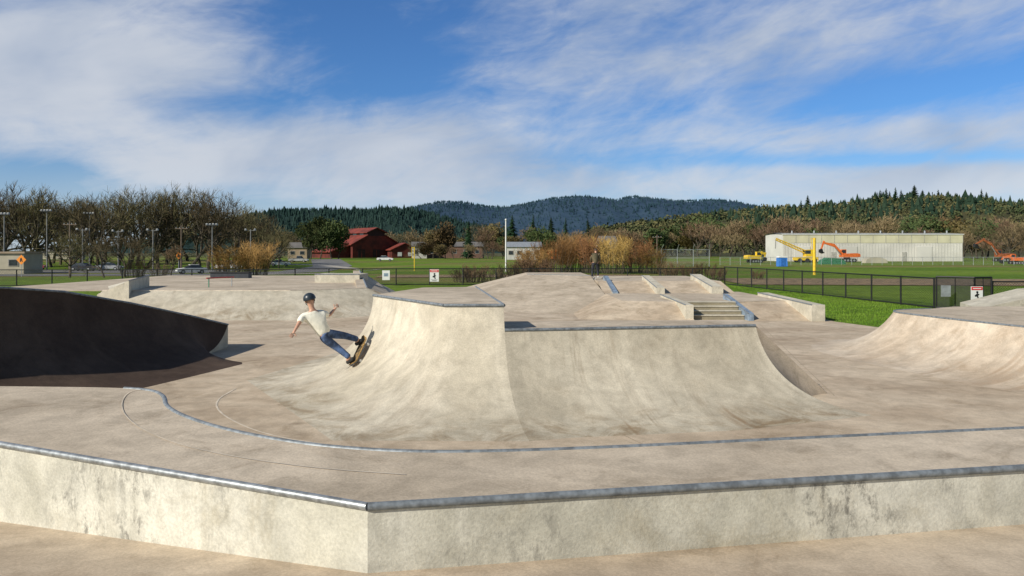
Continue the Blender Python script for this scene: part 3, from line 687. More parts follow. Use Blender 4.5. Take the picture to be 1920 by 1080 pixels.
def bush(seed, Ht, wd, ns=70, tw=.03):
    r = random.Random(seed); tk = MB(); cw = MB()
    for i in range(ns):
        a = r.uniform(0, 2*pi); rr_ = sqrt(r.random())*wd*.35; b = V((rr_*cos(a), rr_*sin(a)*.6, -.1))
        tilt = r.uniform(.05, .55); h = Ht*r.uniform(.6, 1.)*(1-.25*rr_/wd); tip = b+V((cos(a)*tilt*wd*.6, sin(a)*tilt*wd*.4, h))
        md = b.lerp(tip, .5)+V((0, 0, h*.1)); tk.tube([b, md, tip], [.03, .02, .006], 3, False)
        for j in range(26):
            t_ = r.uniform(.25, 1); p = b.lerp(md, t_*2) if t_ < .5 else md.lerp(tip, t_*2-1)
            d = V((r.uniform(-1, 1), r.uniform(-1, 1), r.uniform(.1, 1.4))).normalized(); l = Ht*r.uniform(.08, .22); s1 = d.orthogonal().normalized()*tw*.6
            cw.add([p-s1, p+s1, p+d*l], [(0, 1, 2)])
            p2 = p+d*l*.5; d2 = (d+V((r.uniform(-1, 1), r.uniform(-1, 1), r.uniform(-.3, 1)))*.8).normalized(); s1 = d2.orthogonal().normalized()*tw*.5
            cw.add([p2-s1, p2+s1, p2+d2*l*.7], [(0, 1, 2)])
    return tk, cw
def conifer(seed, Ht, wd=.2):
    r = random.Random(seed); tk = MB().tube([(0, 0, -.2), (0, 0, Ht*.5), (0, 0, Ht*.97)], [Ht*.014, Ht*.009, Ht*.002], 6, False); cw = MB()
    n = 260
    for i in range(n):
        t_ = (i+r.random())/n; z = Ht*(.06+.94*t_**.9); R = Ht*wd*(1-t_)**.75*r.uniform(.55, 1.1)+.1; a = r.uniform(0, 2*pi)
        d = V((cos(a), sin(a), 0)); s = V((-sin(a), cos(a), 0)); p = V((0, 0, z)); tip = p+d*R-V((0, 0, R*r.uniform(.1, .45)))
        for k in range(4):
            c = p.lerp(tip, .25+.25*k); w_ = R*.26*(1.15-.2*k)
            j = V((r.uniform(-1, 1), r.uniform(-1, 1), r.uniform(-.8, .5)))*w_*.5
            cw.add([c-s*w_+j-V((0, 0, w_*.5)), c+s*w_+j-V((0, 0, w_*.4)), c+d*w_*.9+j*.3, c-d*w_*.4+V((0, 0, w_*.5))], [(0, 1, 2, 3)])
    return tk, cw
def leafy(seed, Ht, wd, n=2600, lf=.28):
    r = random.Random(seed); tk, _ = bare_tree(seed, Ht*.85, .6, .2, (5, 3, 1, 1)); cw = MB()
    bl = [(V((r.uniform(-1, 1)*wd*.33, r.uniform(-1, 1)*wd*.3, Ht*r.uniform(.35, .85))), wd*r.uniform(.16, .3)) for _ in range(16)]
    for i in range(n):
        c, R = r.choice(bl); d = V((r.gauss(0, 1), r.gauss(0, 1), r.gauss(0, 1))).normalized(); p = c+d*R*r.uniform(.55, 1.05)
        if p.z < Ht*.12: continue
        u = V((r.gauss(0, 1), r.gauss(0, 1), r.gauss(0, 1))).normalized(); v = u.orthogonal().normalized(); k = lf*r.uniform(.6, 1.4)
        cw.add([p-u*k, p-v*k*.6, p+u*k, p+v*k*.6], [(0, 1, 2, 3)])
    return tk, cw
PROTO = {}
def proto(key, gen, leafm, name):
    tk, cw = gen; a = bpy.data.meshes.new(name+'_trunk'); a.from_pydata([tuple(v) for v in tk.v], [], tk.f); a.materials.append(m_bark)
    b = bpy.data.meshes.new(name+'_crown'); b.from_pydata([tuple(v) for v in cw.v], [], cw.f); b.materials.append(leafm)
    PROTO[key] = (a, b, name, max(v.z for v in cw.v))
for i in range(4): proto(f'oak{i}', bare_tree(20+i, 15, .50, .2, (5, 4, 3, 4, 4), .065), m_twig, 'bare_oak')
for i in range(3): proto(f'tan{i}', bare_tree(40+i, 12, .38, .16, (5, 4, 3, 4, 3), .11), m_twigtan, 'bare_tree')
for i in range(3): proto(f'bush{i}', bush(60+i, 5, 6, 80, .035), m_willow, 'willow_bush')
for i in range(2): proto(f'brush{i}', bush(70+i, 2, 3.5, 40, .022), m_brush, 'dry_shrub')
for i in range(3): proto(f'con{i}', conifer(80+i, 16, .17+.03*i), m_con, 'conifer_tree')
for i in range(3): proto(f'leaf{i}', leafy(90+i, 9, 8, 2600, .3), m_leaf if i < 2 else m_leafb, 'leafy_tree')
def plant(key, x, y, h, label, cat='tree', group=None, wide=1.0, z=None):
    a, b, nm, ph = PROTO[key]; k = h/ph
    T = thing(nm, label, cat, (x, y, zf(x, y) if z is None else z), R_.uniform(0, 6.28), group); T.scale = (k*wide, k*wide, k)
    for m_, n in ((a, 'trunk'), (b, 'crown')):
        o = bpy.data.objects.new(n, m_); COL.objects.link(o); o.parent = T
    return T
def hgt(top, Y, x): return gz(top, Y)-zf(x, Y)
def interp(tab, x):
    if x <= tab[0][0]: return tab[0][1]
    for (a, b), (c, d) in zip(tab[:-1], tab[1:]):
        if x <= c: return b+(d-b)*(x-a)/(c-a)
    return tab[-1][1]
oakt = [(-60, 342), (0, 338), (60, 343), (130, 360), (200, 348), (260, 344), (340, 332), (385, 342), (430, 356), (470, 370), (505, 396), (530, 422)]
px = -50; i = 0
while px < 530:
    Y = R_.uniform(150, 185); x = gx(px, Y); plant(f'oak{i%4}', x, Y, hgt(interp(oakt, px)+R_.uniform(-6, 24), Y, x), 'tall leafless brown oak in the long row behind the parking lot at left', group='bare oaks at left', wide=.9); px += R_.uniform(14, 25); i += 1
for i in range(18):
    p_ = -30+32*i+R_.uniform(-12, 12); Y = R_.uniform(190, 225); x = gx(p_, Y); plant(f'oak{i%4}', x, Y, hgt(interp(oakt, p_)+R_.uniform(20, 50), Y, x), 'smaller leafless oak filling in behind the long oak row at left', group='back row of bare oaks at left', wide=1.05)
for p_, top, Y, k in ((130, 432, 100, 'oak1'), (195, 440, 95, 'oak2'), (235, 434, 92, 'oak3'), (265, 442, 97, 'oak0'), (320, 455, 110, 'tan1')):
    x = gx(p_, Y); plant(k, x, Y, hgt(top, Y, x), 'young bare tree beyond the left fence near the road', group='young bare trees by the road')
for p_, top, Y, k, wd in ((435, 448, 98, 'bush0', 1.0), (480, 444, 100, 'bush1', 1.1), (250, 485, 80, 'brush0', 1), (300, 490, 84, 'brush1', 1)):
    x = gx(p_, Y); plant(k, x, Y, hgt(top, Y, x), {'bush0': 'rounded leafless willow bush in front of the oaks, left one of two', 'bush1': 'rounded leafless willow bush in front of the oaks, right one of two', 'brush0': 'low dry shrub beyond the left fence, nearest the young trees', 'brush1': 'low dry shrub beyond the left fence, nearest the white car'}[k], 'bush', wide=wd)
for i, p_ in enumerate((1000, 1040, 1075, 1110, 1150, 1190, 1225)):
    Y = 88+R_.uniform(-4, 6); x = gx(p_, Y); top = (455, 440, 432, 430, 432, 440, 455)[i]
    plant(f'bush{i%3}', x, Y, hgt(top, Y, x), 'golden brown leafless willow in the big clump behind the standing person', 'bush', 'willow clump in the centre', 1.0)
for p_, top, Y in ((890, 492, 64), (925, 495, 65), (960, 490, 66), (985, 478, 68), (1010, 480, 67), (1290, 492, 70), (1320, 488, 72), (1255, 486, 71), (1345, 497, 68), (870, 500, 64), (1420, 505, 70)):
    x = gx(p_, Y); plant(f'brush{p_%2}', x, Y, hgt(top, Y, x), 'low dry brown shrub just behind the rear fence', 'shrub', 'dry shrubs behind the rear fence', 1.1)
for p_, top, k in ((582, 412, 'leaf0'), (600, 404, 'leaf1'), (622, 408, 'leaf0'), (634, 418, 'leaf1')):
    Y = 235+R_.uniform(0, 15); x = gx(p_, Y); plant(k, x, Y, hgt(top, Y, x), 'dark green leafy tree in the cluster left of the red barn', group='green trees left of the barn', wide=.75)
for p_, top, k, wd, lb_ in ((835, 412, 'leaf2', .8, 'brown green leafy tree right of the red barn, beside the dark conifer'), (878, 413, 'con1', 1.0, 'dark conifer standing right of the brown green leafy tree'), (812, 428, 'leaf2', .7, 'smaller olive tree between the red barn and the brown green tree'), (915, 418, 'tan0', 1, 'bare tan tree right of the dark conifer in mid distance')):
    Y = 255; x = gx(p_, Y); plant(k, x, Y, hgt(top, Y, x), lb_, wide=wd)
def row(p0, p1, st, Y0, Y1, t0, t1, kinds, lab, grp, wide=1.1):
    p_ = p0
    while p_ < p1:
        Y = R_.uniform(Y0, Y1); x = gx(p_, Y); k = R_.choice(kinds); plant(k, x, Y, hgt(R_.uniform(t0, t1), Y, x), lab, group=grp, wide=wide); p_ += st*R_.uniform(.6, 1.4)
row(515, 780, 17, 330, 380, 418, 448, ('tan0', 'tan1', 'oak1', 'leaf2', 'oak2'), 'distant brown tree in the belt behind the red barn', 'trees behind the barn')
row(780, 1250, 16, 330, 400, 412, 444, ('tan0', 'tan2', 'leaf0', 'leaf2', 'oak3', 'tan1', 'leaf1'), 'distant mixed tree in the belt across the middle of the horizon', 'middle belt of trees')
row(790, 960, 20, 235, 255, 448, 462, ('tan1', 'leaf2', 'oak2', 'tan2'), 'small brown tree in front of the low buildings right of the barn', 'small trees before the low buildings', 1.3)
row(960, 1110, 30, 420, 450, 397, 412, ('con0', 'con2'), 'tall distant conifer rising above the middle tree belt', 'conifers above the middle belt', 1)
row(1230, 1470, 14, 320, 420, 400, 438, ('leaf0', 'leaf1', 'leaf2', 'tan0', 'leaf0', 'tan2'), 'distant olive tree left of the long white warehouse', 'trees left of the warehouse')
row(1440, 1925, 14, 240, 330, 395, 430, ('tan0', 'tan1', 'tan2', 'leaf2', 'leaf0', 'oak0'), 'brown tree showing above the roof of the long warehouse', 'trees behind the warehouse')
row(1805, 1960, 14, 215, 260, 412, 450, ('tan0', 'oak1', 'tan2'), 'bare brown tree right of the long warehouse', 'bare trees right of the warehouse')

# ------------------------------------------------------------------ hills and woods
def hill(name, tab, Yf, Yr, mat, rough, sub=6, step=8):
    mb = MB(); p0, p1 = tab[0][0], tab[-1][0]; n = int((p1-p0)/step); r = random.Random(len(name)); rows = 9
    for i in range(n+1):
        p_ = p0+(p1-p0)*i/n; zr = gz(interp(tab, p_), Yr); X = gx(p_, Yr); hv = zr*rough
        for k in range(rows):
            s = k/(rows-3) if k < rows-2 else 1; y = Yf+(Yr-Yf)*k/(rows-3)
            z = -.7+(zr+.7)*S(min(1, s))**.8 if k < rows-2 else zr*(1-.5*(k-rows+3))
            mb.v.append(V((X, y, z+r.uniform(-hv, hv)*(0 if k == 0 else 1))))
    mb.f = [(i*rows+k, (i+1)*rows+k, (i+1)*rows+k+1, i*rows+k+1) for i in range(n) for k in range(rows-1)]
    struct(mb, name, mat, 180)
    def hz_(p_, k): zr = gz(interp(tab, p_), Yr); return V((gx(p_, Yr), Yf+(Yr-Yf)*k, -.7+(zr+.7)*S(k)**.8))
    return hz_
m_hillb = leafmat('blue_hill', (.022, .050, .074), (.034, .066, .090), .01)  # aerial haze painted into the base colour as blue
m_hillbt = leafmat('haze_tinted_hill_trees', (.018, .044, .066), (.036, .072, .096), .006)  # same painted haze for the trees on the ridge
m_hillg = leafmat('green_hill', (.02, .045, .042), (.03, .06, .052), .02)
m_hillo = leafmat('olive_hill', (.045, .05, .025), (.08, .075, .035), .02)
m_congb = leafmat('near_hill_conifers', (.012, .034, .032), (.030, .060, .052), .02)
m_cong = leafmat('hill_conifers', (.014, .034, .022), (.036, .062, .038), .02)
m_mixo = leafmat('hill_scrub', (.042, .058, .024), (.115, .10, .045), .03)
def woods(name, hz_, p0, p1, n, h0, h1, mat, lab, kind='con', k0=.05, k1=1.05, seed=1):
    r = random.Random(seed); mb = MB()
    for i in range(n):
        p_ = r.uniform(p0, p1); k = r.uniform(k0, k1); b = hz_(p_, min(k, 1)); h = r.uniform(h0, h1)*(1.4 if r.random() < .1 else 1)
        if kind == 'con':
            R = h*r.uniform(.24, .46); a0 = r.random()*6
            for (za, zb, ra) in ((-.1, .65, 1.), (.3, 1., .66)):
                vs = [b+V((R*ra*cos(a0+2*pi*j/5)*r.uniform(.7, 1.2), R*ra*sin(a0+2*pi*j/5)*r.uniform(.7, 1.2), h*za)) for j in range(5)]+[b+V((0, 0, h*zb))]
                mb.add(vs, [(j, (j+1) % 5, 5) for j in range(5)])
        else:
            R = h*.6
            for j in range(22):
                d = V((r.gauss(0, 1), r.gauss(0, 1), abs(r.gauss(0, 1)))).normalized(); p = b+V((d.x*R, d.y*R, d.z*h*.85))*r.uniform(.6, 1)
                u = V((r.gauss(0, 1), r.gauss(0, 1), r.gauss(0, 1))).normalized(); v = u.orthogonal().normalized(); q_ = R*r.uniform(.14, .3)
                mb.add([p-u*q_, p-v*q_, p+u*q_, p+v*q_], [(0, 1, 2, 3)])
    struct(mb, name, mat, None, 'stuff', lab, 'forest')
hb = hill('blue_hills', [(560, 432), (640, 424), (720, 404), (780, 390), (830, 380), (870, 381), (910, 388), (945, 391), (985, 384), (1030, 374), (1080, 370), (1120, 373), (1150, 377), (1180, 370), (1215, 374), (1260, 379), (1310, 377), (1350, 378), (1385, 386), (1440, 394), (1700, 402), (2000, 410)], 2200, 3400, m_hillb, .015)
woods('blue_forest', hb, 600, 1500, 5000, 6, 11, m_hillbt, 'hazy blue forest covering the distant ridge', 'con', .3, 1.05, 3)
hg = hill('green_hill', [(380, 440), (470, 415), (530, 400), (600, 398), (680, 399), (740, 395), (790, 400), (830, 410), (880, 426), (960, 437)], 800, 1200, m_hillg, .03)
woods('green_forest', hg, 420, 960, 2800, 4, 9, m_congb, 'dark green conifer forest on the nearer hill behind the red barn', 'con', .2, 1.05, 4)
hr = hill('right_hill', [(1080, 440), (1180, 425), (1280, 413), (1380, 402), (1450, 398), (1520, 394), (1600, 386), (1650, 380), (1700, 376), (1760, 384), (1830, 391), (1900, 399), (2000, 404), (2100, 412)], 420, 800, m_hillo, .03)
woods('hill_scrub', hr, 1090, 2050, 3000, 3.5, 8, m_mixo, 'mixed olive and brown scrub covering the hillside at right', 'round', .05, 1.05, 5)
woods('hill_conifers', hr, 1300, 2050, 700, 4, 10, m_cong, 'dark conifers thick on the upper hillside at right', 'con', .5, 1.05, 6)
for i in range(32):
    p_ = R_.choice((1480, 1530, 1615, 1650, 1700, 1720, 1760, 1800))+R_.gauss(0, 28); b = hr(p_, R_.uniform(.8, 1)); plant(f'con{i%3}', b.x, b.y, R_.uniform(7, 17), 'dark conifer standing out on the ridge line of the hillside at right', 'tree', 'conifers on the right ridge', R_.uniform(1.0, 1.5), b.z-.5)

# ------------------------------------------------------------------ buildings
m_barn = smat('barn_red', (.105, .016, .010), .85, 0, .3, .5); m_barnr = smat('barn_roof', (.185, .030, .017), .8, 0, .25, .3); m_barnd = smat('barn_dark', (.03, .010, .010), .85)
B = thing('red_barn', 'large dark red barn with raised ridge and lean-to roofs', 'barn', (gx(682, 290), 290, -.62), radians(38)); B.scale = (1.22, 1.15, 1)
MB().ext([(-8, 0), (8, 0), (8, 5.2), (3, 8.4), (-3, 8.4), (-8, 5.2)], -9, 9).build('wall', m_barn, B)
MB().ext([(-3, 8.3), (3, 8.3), (3, 9.6), (0, 11.2), (-3, 9.6)], -9.02, 9).build('clerestory', m_barnd, B)
def slab(mb, a, b_, y0, y1, th=.25):
    mb.ext([a, b_, (b_[0], b_[1]+th), (a[0], a[1]+th)], y0, y1); return mb
slab(slab(MB(), (-3.6, 9.35), (0, 11.25), -9.8, 9.8), (0, 11.26), (3.6, 9.35), -9.8, 9.8).build('ridge_roof', m_barnr, B)
slab(MB(), (-8.8, 4.75), (-3.02, 8.45), -9.6, 9.6).build('roof', m_barnr, B); slab(MB(), (3.02, 8.45), (8.8, 4.75), -9.6, 9.6).build('roof', m_barnr, B)
MB().ext([(-14, 0), (-8.05, 0), (-8.05, 4.4), (-14, 2.3)], -7, 9).build('lean_to', m_barn, B); slab(MB(), (-14.8, 2.1), (-8.06, 4.55), -7.6, 9.5).build('roof', m_barnr, B)
for x in (-5, 0, 5):
    f = MB().box((x, -9.06, 1.6), (2.4, .1, 3.2)).build('door', m_barnd, B); MB().box((x, -9.14, 1.6), (.12, .06, 3.0)).build('brace', m_barnr, f)
for y in (-5, 0, 5):
    MB().box((-3.06, y, 9.0), (.08, 2.6, .7)).build('window', m_glass, B)
B = thing('red_shed', 'low dark red wing with sloping roof just right of the big barn', 'shed', (gx(752, 285), 285, -.62), radians(25))
MB().ext([(-5, 0), (5.5, 0), (5.5, 2.6), (0, 5.4), (-5, 3.2)], -5, 5).build('wall', m_barn, B)
slab(slab(MB(), (-5.8, 2.8), (0, 5.45), -5.5, 5.5), (0, 5.46), (6.3, 2.3), -5.5, 5.5).build('roof', m_barnr, B)
for x in (-2, 2): MB().box((x, -5.05, 1.4), (1.6, .08, 1.5)).build('window', m_white, B)
WY = 190; wx0, wx1 = gx(1468, WY), gx(1805, WY); ww = wx1-wx0; wh = 7.0
m_ww = smat('warehouse_white', (.60, .585, .54), .6, 0, .08, .15); m_wy = smat('warehouse_yellow', (.60, .57, .40), .55, 0, .1, .2); m_wg = smat('warehouse_trim', (.40, .39, .35), .6)
B = thing('warehouse', 'long low white warehouse with pale yellow upper band', 'warehouse', ((wx0+wx1)/2, WY, -.62))
MB().ext([(-ww/2, 0), (ww/2, 0), (ww/2, wh), (-ww/2, wh)], 0, 13).build('wall', m_ww, B)
nr_ = 120; mb = MB()
for i in range(nr_): mb.box((-ww/2+ww*(i+.5)/nr_, -.03, 2.3), (.12, .06, 4.5))
o_ = mb.build('wall_ribs', m_ww, B); o_['kind'] = 'stuff'
for i in range(14):
    c = -ww/2+ww*(i+.5)/14; MB().box((c, -.04, 5.7), (ww/14-.12, .08, 2.0)).build('upper_panel', m_wy, B)
    MB().box((c+ww/28, -.07, 5.7), (.1, .10, 2.0)).build('panel_joint', m_wg, B)
MB().box((0, -.1, 6.9), (ww+.5, .3, .22)).build('gutter', m_white, B)
MB().add([V((-ww/2-.3, -.3, wh)), V((ww/2+.3, -.3, wh)), V((ww/2+.3, 6.5, wh+.35)), V((-ww/2-.3, 6.5, wh+.35)), V((ww/2+.3, 13.3, wh)), V((-ww/2-.3, 13.3, wh))], [(0, 1, 2, 3), (3, 2, 4, 5)]).build('roof', m_wg, B)
for i in range(8):
    x = -ww/2+ww*(i+.6)/8; MB().tube([V((x, 3, wh+.1)), V((x, 3, wh+.9))], .2, 8).build('roof_vent', m_galv, B)
for x in (-18, -6, 13): MB().box((x, -.07, 1.9), (4, .14, 3.8)).build('door', m_ww, B)
for x in (-10, 8): MB().box((x, -.07, 1.2), (1.2, .1, 2.3)).build('door', m_wg, B)
m_hw2 = smat('window_frame_grey', (.3, .28, .25), .7)
def house(name, label, px0, px1, top, Y, wall, roof, depth=10, rh=.35, rz=0, nwin=3, flat=False):
    x0, x1 = gx(px0, Y), gx(px1, Y); w_ = x1-x0; x = (x0+x1)/2; h = gz(top, Y)-zf(x, Y); hw = h*(1-rh)
    B = thing(name, label, 'building', (x, Y, zf(x, Y)), rz)
    MB().box((0, depth/2, hw/2), (w_, depth, hw)).build('wall', wall, B)
    if flat: MB().box((0, depth/2, hw+.15), (w_+.6, depth+.6, .3)).build('roof', roof, B)
    else: MB().add([V((-w_/2-.4, -.4, hw)), V((w_/2+.4, -.4, hw)), V((w_/2+.4, depth/2, h)), V((-w_/2-.4, depth/2, h)), V((w_/2+.4, depth+.4, hw)), V((-w_/2-.4, depth+.4, hw))], [(0, 1, 2, 3), (3, 2, 4, 5), (0, 3, 5), (1, 4, 2)]).build('roof', roof, B)
    for i in range(nwin):
        xx = -w_/2+w_*(i+.5)/nwin; f = MB().box((xx, -.03, hw*.55), (min(1.6, w_/nwin*.6), .08, hw*.35)).build('window', m_hw2, B)
        MB().box((xx, -.08, hw*.55), (min(1.3, w_/nwin*.5), .04, hw*.28)).build('pane', m_glass, f)
    return B
m_tan = smat('tan_siding', (.34, .26, .18), .8, 0, .1, .4); m_brn = smat('brown_brick', (.15, .085, .06), .85, 0, .15, .6); m_grey = smat('grey_roof', (.15, .14, .13), .8, 0, .1, .4); m_cream = smat('cream_wall', (.42, .38, .29), .8, 0, .1, .4); m_hw = smat('house_white', (.50, .49, .46), .7, 0, .1, .4)
house('low_building', 'low white building beside the flagpole in mid distance', 950, 1014, 453, 225, m_hw, m_galv, 12, .3, 0, 4)
house('brick_building', 'long low brown brick building right of the red barn', 800, 905, 453, 275, m_brn, m_grey, 12, .3, 0, 5)
house('low_building', 'white gabled building half hidden between the barn and brown trees', 774, 800, 453, 262, m_hw, m_grey, 10, .3, .15, 2)
house('small_shed', 'cream flat roofed shed at the far left edge beyond the fence', -30, 42, 470, 122, m_cream, m_tan, 6, .12, .1, 2, True)
house('low_building', 'tan house among trees left of the red barn', 540, 575, 454, 250, m_tan, m_grey, 9, .35, .1, 2)
house('low_building', 'pale house behind the leafless oaks at left', 80, 130, 462, 240, m_cream, m_grey, 9, .4, 0, 3)
house('low_building', 'small white house peeping from the middle tree belt', 1130, 1160, 442, 300, m_hw, m_grey, 9, .4, .2, 2)
B = thing('shipping_container', 'orange shipping container right of the low white building', 'container', (gx(1032, 215), 215, -.62))
MB().box((0, 0, 1.75), (6, 2.4, 2.6)).build('body', m_orp, B)
for i in range(14): MB().box((-2.8+.43*i, -1.22, 1.75), (.15, .05, 2.4)).build('rib', m_orp, B)
MB().box((0, 0, .25), (6, 2.3, .4)).build('base_frame', m_black, B)

# ------------------------------------------------------------------ poles, signs
def light_pole(px, top, Y, label, lamps=4):
    x = gx(px, Y); z = zf(x, Y); h = gz(top, Y)-z
    T = thing('light_pole', label, 'light pole', (x, Y, z))
    MB().tube([(0, 0, -.2), (0, 0, h)], [.15, .09], 8).build('pole', m_pole, T, smooth=50)
    MB().tube([(-1.0, 0, h-.25), (1.0, 0, h-.25)], .05, 6).build('crossarm', m_pole, T)
    for i in range(lamps):
        xx = -.9+1.8*i/(lamps-1); f = MB().box((xx, -.25, h-.05), (.38, .38, .32), 0, .75).build('lamp', m_galv, T); MB().box((xx, -.46, h-.08), (.3, .04, .24)).build('lamp_glass', m_pole, f)
for px, top, Y, lb_, n in ((8, 400, 135, 'tall floodlight pole nearest the left picture edge', 4), (88, 394, 150, 'tall floodlight pole, second from the left edge', 4), (168, 399, 150, 'tall floodlight pole, third from the left edge', 4), (287, 430, 140, 'short double lamp pole above the small bare trees', 2), (222, 432, 140, 'short double lamp pole behind the parked cars', 2), (398, 420, 140, 'floodlight pole standing left of the willow bushes', 4), (155, 429, 140, 'short double lamp pole between the two tallest floodlights', 2), (470, 430, 145, 'short double lamp pole rising behind the willow bushes', 2)):
    light_pole(px, top, Y, lb_, n)
def util_pole(px, top, Y, label):
    x = gx(px, Y); z = zf(x, Y); h = gz(top, Y)-z; T = thing('utility_pole', label, 'pole', (x, Y, z))
    MB().tube([(0, 0, -.2), (0, 0, h)], [.16, .1], 8).build('pole', m_wood, T, smooth=50); MB().box((0, 0, h-.6), (2.2, .1, .12)).build('crossarm', m_wood, T)
    for xx in (-.9, -.3, .3, .9): MB().tube([(xx, 0, h-.54), (xx, 0, h-.34)], .05, 6).build('insulator', m_galv, T)
util_pole(131, 414, 118, 'wooden utility pole beyond the left fence beside the young trees'); util_pole(340, 422, 130, 'wooden utility pole above the white car'); util_pole(440, 428, 175, 'wooden utility pole behind the willow bushes')
util_pole(1232, 440, 170, 'wooden utility pole right of the willow clump')
T = thing('flagpole', 'tall thin white pole in the middle of the field', 'pole', (gx(948.5, 95), 95, -.62))
MB().tube([(0, 0, -.2), (0, 0, 6.6)], [.10, .08], 10).build('pole', m_white, T, smooth=50); MB().ball((0, 0, 6.66), (.13, .13, .13)).build('finial', m_white, T)
def foul(px, top, Y, r, label):
    h = gz(top, Y)+.62; T = thing('foul_pole', label, 'pole', (gx(px, Y), Y, -.62))
    MB().tube([(0, 0, -.2), (0, 0, h)], r, 8).build('pole', m_yel, T, smooth=50)
    for z in (h*.55, h*.98): MB().tube([(0, 0, z), (-.35, 0, z)], .03, 6).build('bracket', m_yel, T)
    MB().box((-.36, 0, h*.765), (.05, .05, h*.45)).build('wing', m_yel, T)
foul(1527, 446, 84, .17, 'thick yellow pole standing in the field before the excavator'); foul(777, 463, 100, .06, 'thin yellow pole in the field below the red barn')
def diamond(px, py, base, Y, label):
    x = gx(px, Y); z = zf(x, Y); h = gz(py, Y)-z; T = thing('warning_sign', label, 'sign', (x, Y, z))
    MB().tube([(0, .06, -.1), (0, .06, h+.3)], .05, 6).build('post', m_galv, T); a = .72
    MB().ext([(0, h-a), (a, h), (0, h+a), (-a, h)], -.02, .02).build('panel', m_orange, T)
    MB().ext([(-.2, h-.3), (-.05, h-.3), (.0, h-.05), (.1, h-.32), (.22, h-.3), (.1, h+.1), (.05, h+.3), (-.12, h+.25), (-.2, h)], -.03, -.022).build('pictogram', m_black, T)
diamond(40, 487, 505, 108, 'orange diamond warning sign near the left edge in front of the shed'); diamond(335, 479, 495, 140, 'orange diamond warning sign farther off above the white car')
T = thing('backstop', 'grey wire backstop frame in the field right of the willow clump', 'backstop', (gx(1285, 125), 125, -.62))
w_ = 90/F*125
for x in (-w_/2, -w_/6, w_/6, w_/2): MB().tube([(x, 0, 0), (x, 0, 2.9), (x*.95, -.9, 3.7)], .05, 6).build('post', m_galv, T)
for z in (1.5, 2.9): MB().tube([(-w_/2, 0, z), (w_/2, 0, z)], .04, 6).build('rail', m_galv, T)
mb = MB(); wires(mb, (-w_/2, 0), (w_/2, 0), 0.05, 2.9, .3, .02); mb.build('wire_mesh', m_galv, T)
T = thing('field_fence', 'pale far fence crossing the field in front of the warehouse', 'fence', (gx(1350, 140), 140, -.62))
for i in range(40): MB().tube([(i*1.9, 0, 0), (i*1.9, 0, 1.5)], .04, 5).build('post', m_galv, T)
MB().tube([(0, 0, 1.5), (74, 0, 1.5)], .035, 5).build('rail', m_galv, T); mb = MB(); wires(mb, (0, 0), (74, 0), .05, 1.5, .35, .015); mb.build('wire_mesh', m_galv, T)
T = thing('portable_toilet', 'bright blue portable cabin in the field before the warehouse', 'cabin', (gx(1466, 127), 127, -.62))
MB().box((0, 0, .8), (1.5, 1.3, 1.5), 0, .97).build('body', m_blue, T); MB().ext([(-.8, 1.56), (.8, 1.56), (.6, 1.75), (-.6, 1.75)], -.7, .7).build('roof', m_white, T); MB().box((0, -.67, .8), (.7, .04, 1.3)).build('door', smat('blue_door', (.03, .14, .45), .5), T)

# ------------------------------------------------------------------ vehicles
def car(label, px, Y, rz, paint, kind='sedan'):
    x = gx(px, Y); T = thing('parked_car', label, 'truck' if kind == 'pickup' else 'car', (x, Y, zf(x, Y)+.05), rz)
    L = 4.6 if kind == 'sedan' else 5.2
    body = [(-L/2, .35), (-L/2, .8), (-L/2+.15, .95), (L*.22, .98), (L/2-.15, .82), (L/2, .65), (L/2, .35)]
    MB().ext(body, -.88, .88).build('body', paint, T)
    cab = [(-L*.36, .97), (-L*.22, 1.44), (L*.06, 1.46), (L*.23, .99)] if kind == 'sedan' else [(-L*.08, .97), (-L*.06, 1.68), (L*.12, 1.7), (L*.24, .99)]
    n = len(cab); m_ = MB(); m_.add([V((a, s*(.84 if z < 1.1 else .68), z)) for s in (-1, 1) for a, z in cab], [tuple(range(n)), tuple(range(2*n-1, n-1, -1))]+[(i, n+i, n+(i+1) % n, (i+1) % n) for i in range(n)]); m_.build('windows', m_glass, T)
    r0, r1 = cab[1], cab[2]; MB().box(((r0[0]+r1[0])/2, 0, r0[1]+.03), (r1[0]-r0[0]+.1, 1.36, .06)).build('roof', paint, T)
    if kind == 'pickup':
        MB().box((-L*.29, 0, 1.02), (L*.38, 1.5, .06)).build('bed', m_black, T)
    for sx in (-L*.31, L*.31):
        for sy in (-.82, .82):
            w2 = MB().tube([(sx, sy-.1, .33), (sx, sy+.1, .33)], .33, 14).build('wheel', m_rubber, T); MB().tube([(sx, sy-.11, .33), (sx, sy+.11, .33)], .19, 10).build('rim', m_galv, w2)
    for sy in (-.62, .62): MB().box((L/2, sy, .72), (.06, .36, .16)).build('headlight', m_white, T); MB().box((-L/2, sy, .75), (.06, .3, .16)).build('taillight', m_red, T)
    MB().box((L/2+.02, 0, .42), (.1, 1.7, .14)).build('bumper', m_galv, T)
m_silver = smat('silver_paint', (.45, .46, .48), .3, .3, .05); m_dark = smat('dark_car_paint', (.03, .035, .05), .3); m_redc = smat('red_car_paint', (.35, .03, .03), .3)
car('white sedan on the road beyond the left fence below the orange sign', 359, 122, radians(215), m_white)
car('white pickup truck at the edge of the lot beside the willow bushes', 428, 150, radians(20), m_white, 'pickup')
car('dark car parked under the bare oaks near the lamp poles', 156, 140, 0, m_dark)
car('silver car parked behind the young bare trees', 205, 143, radians(5), m_silver)
car('white car parked between the barn and the willow bushes', 525, 175, radians(10), m_white)
car('red car parked below the second floodlight pole', 62, 150, radians(10), m_redc)
car('white car parked in front of the red barn', 722, 215, radians(5), m_white)
car('silver pickup parked left of the barn near the tan house', 560, 205, 0, m_silver, 'pickup')
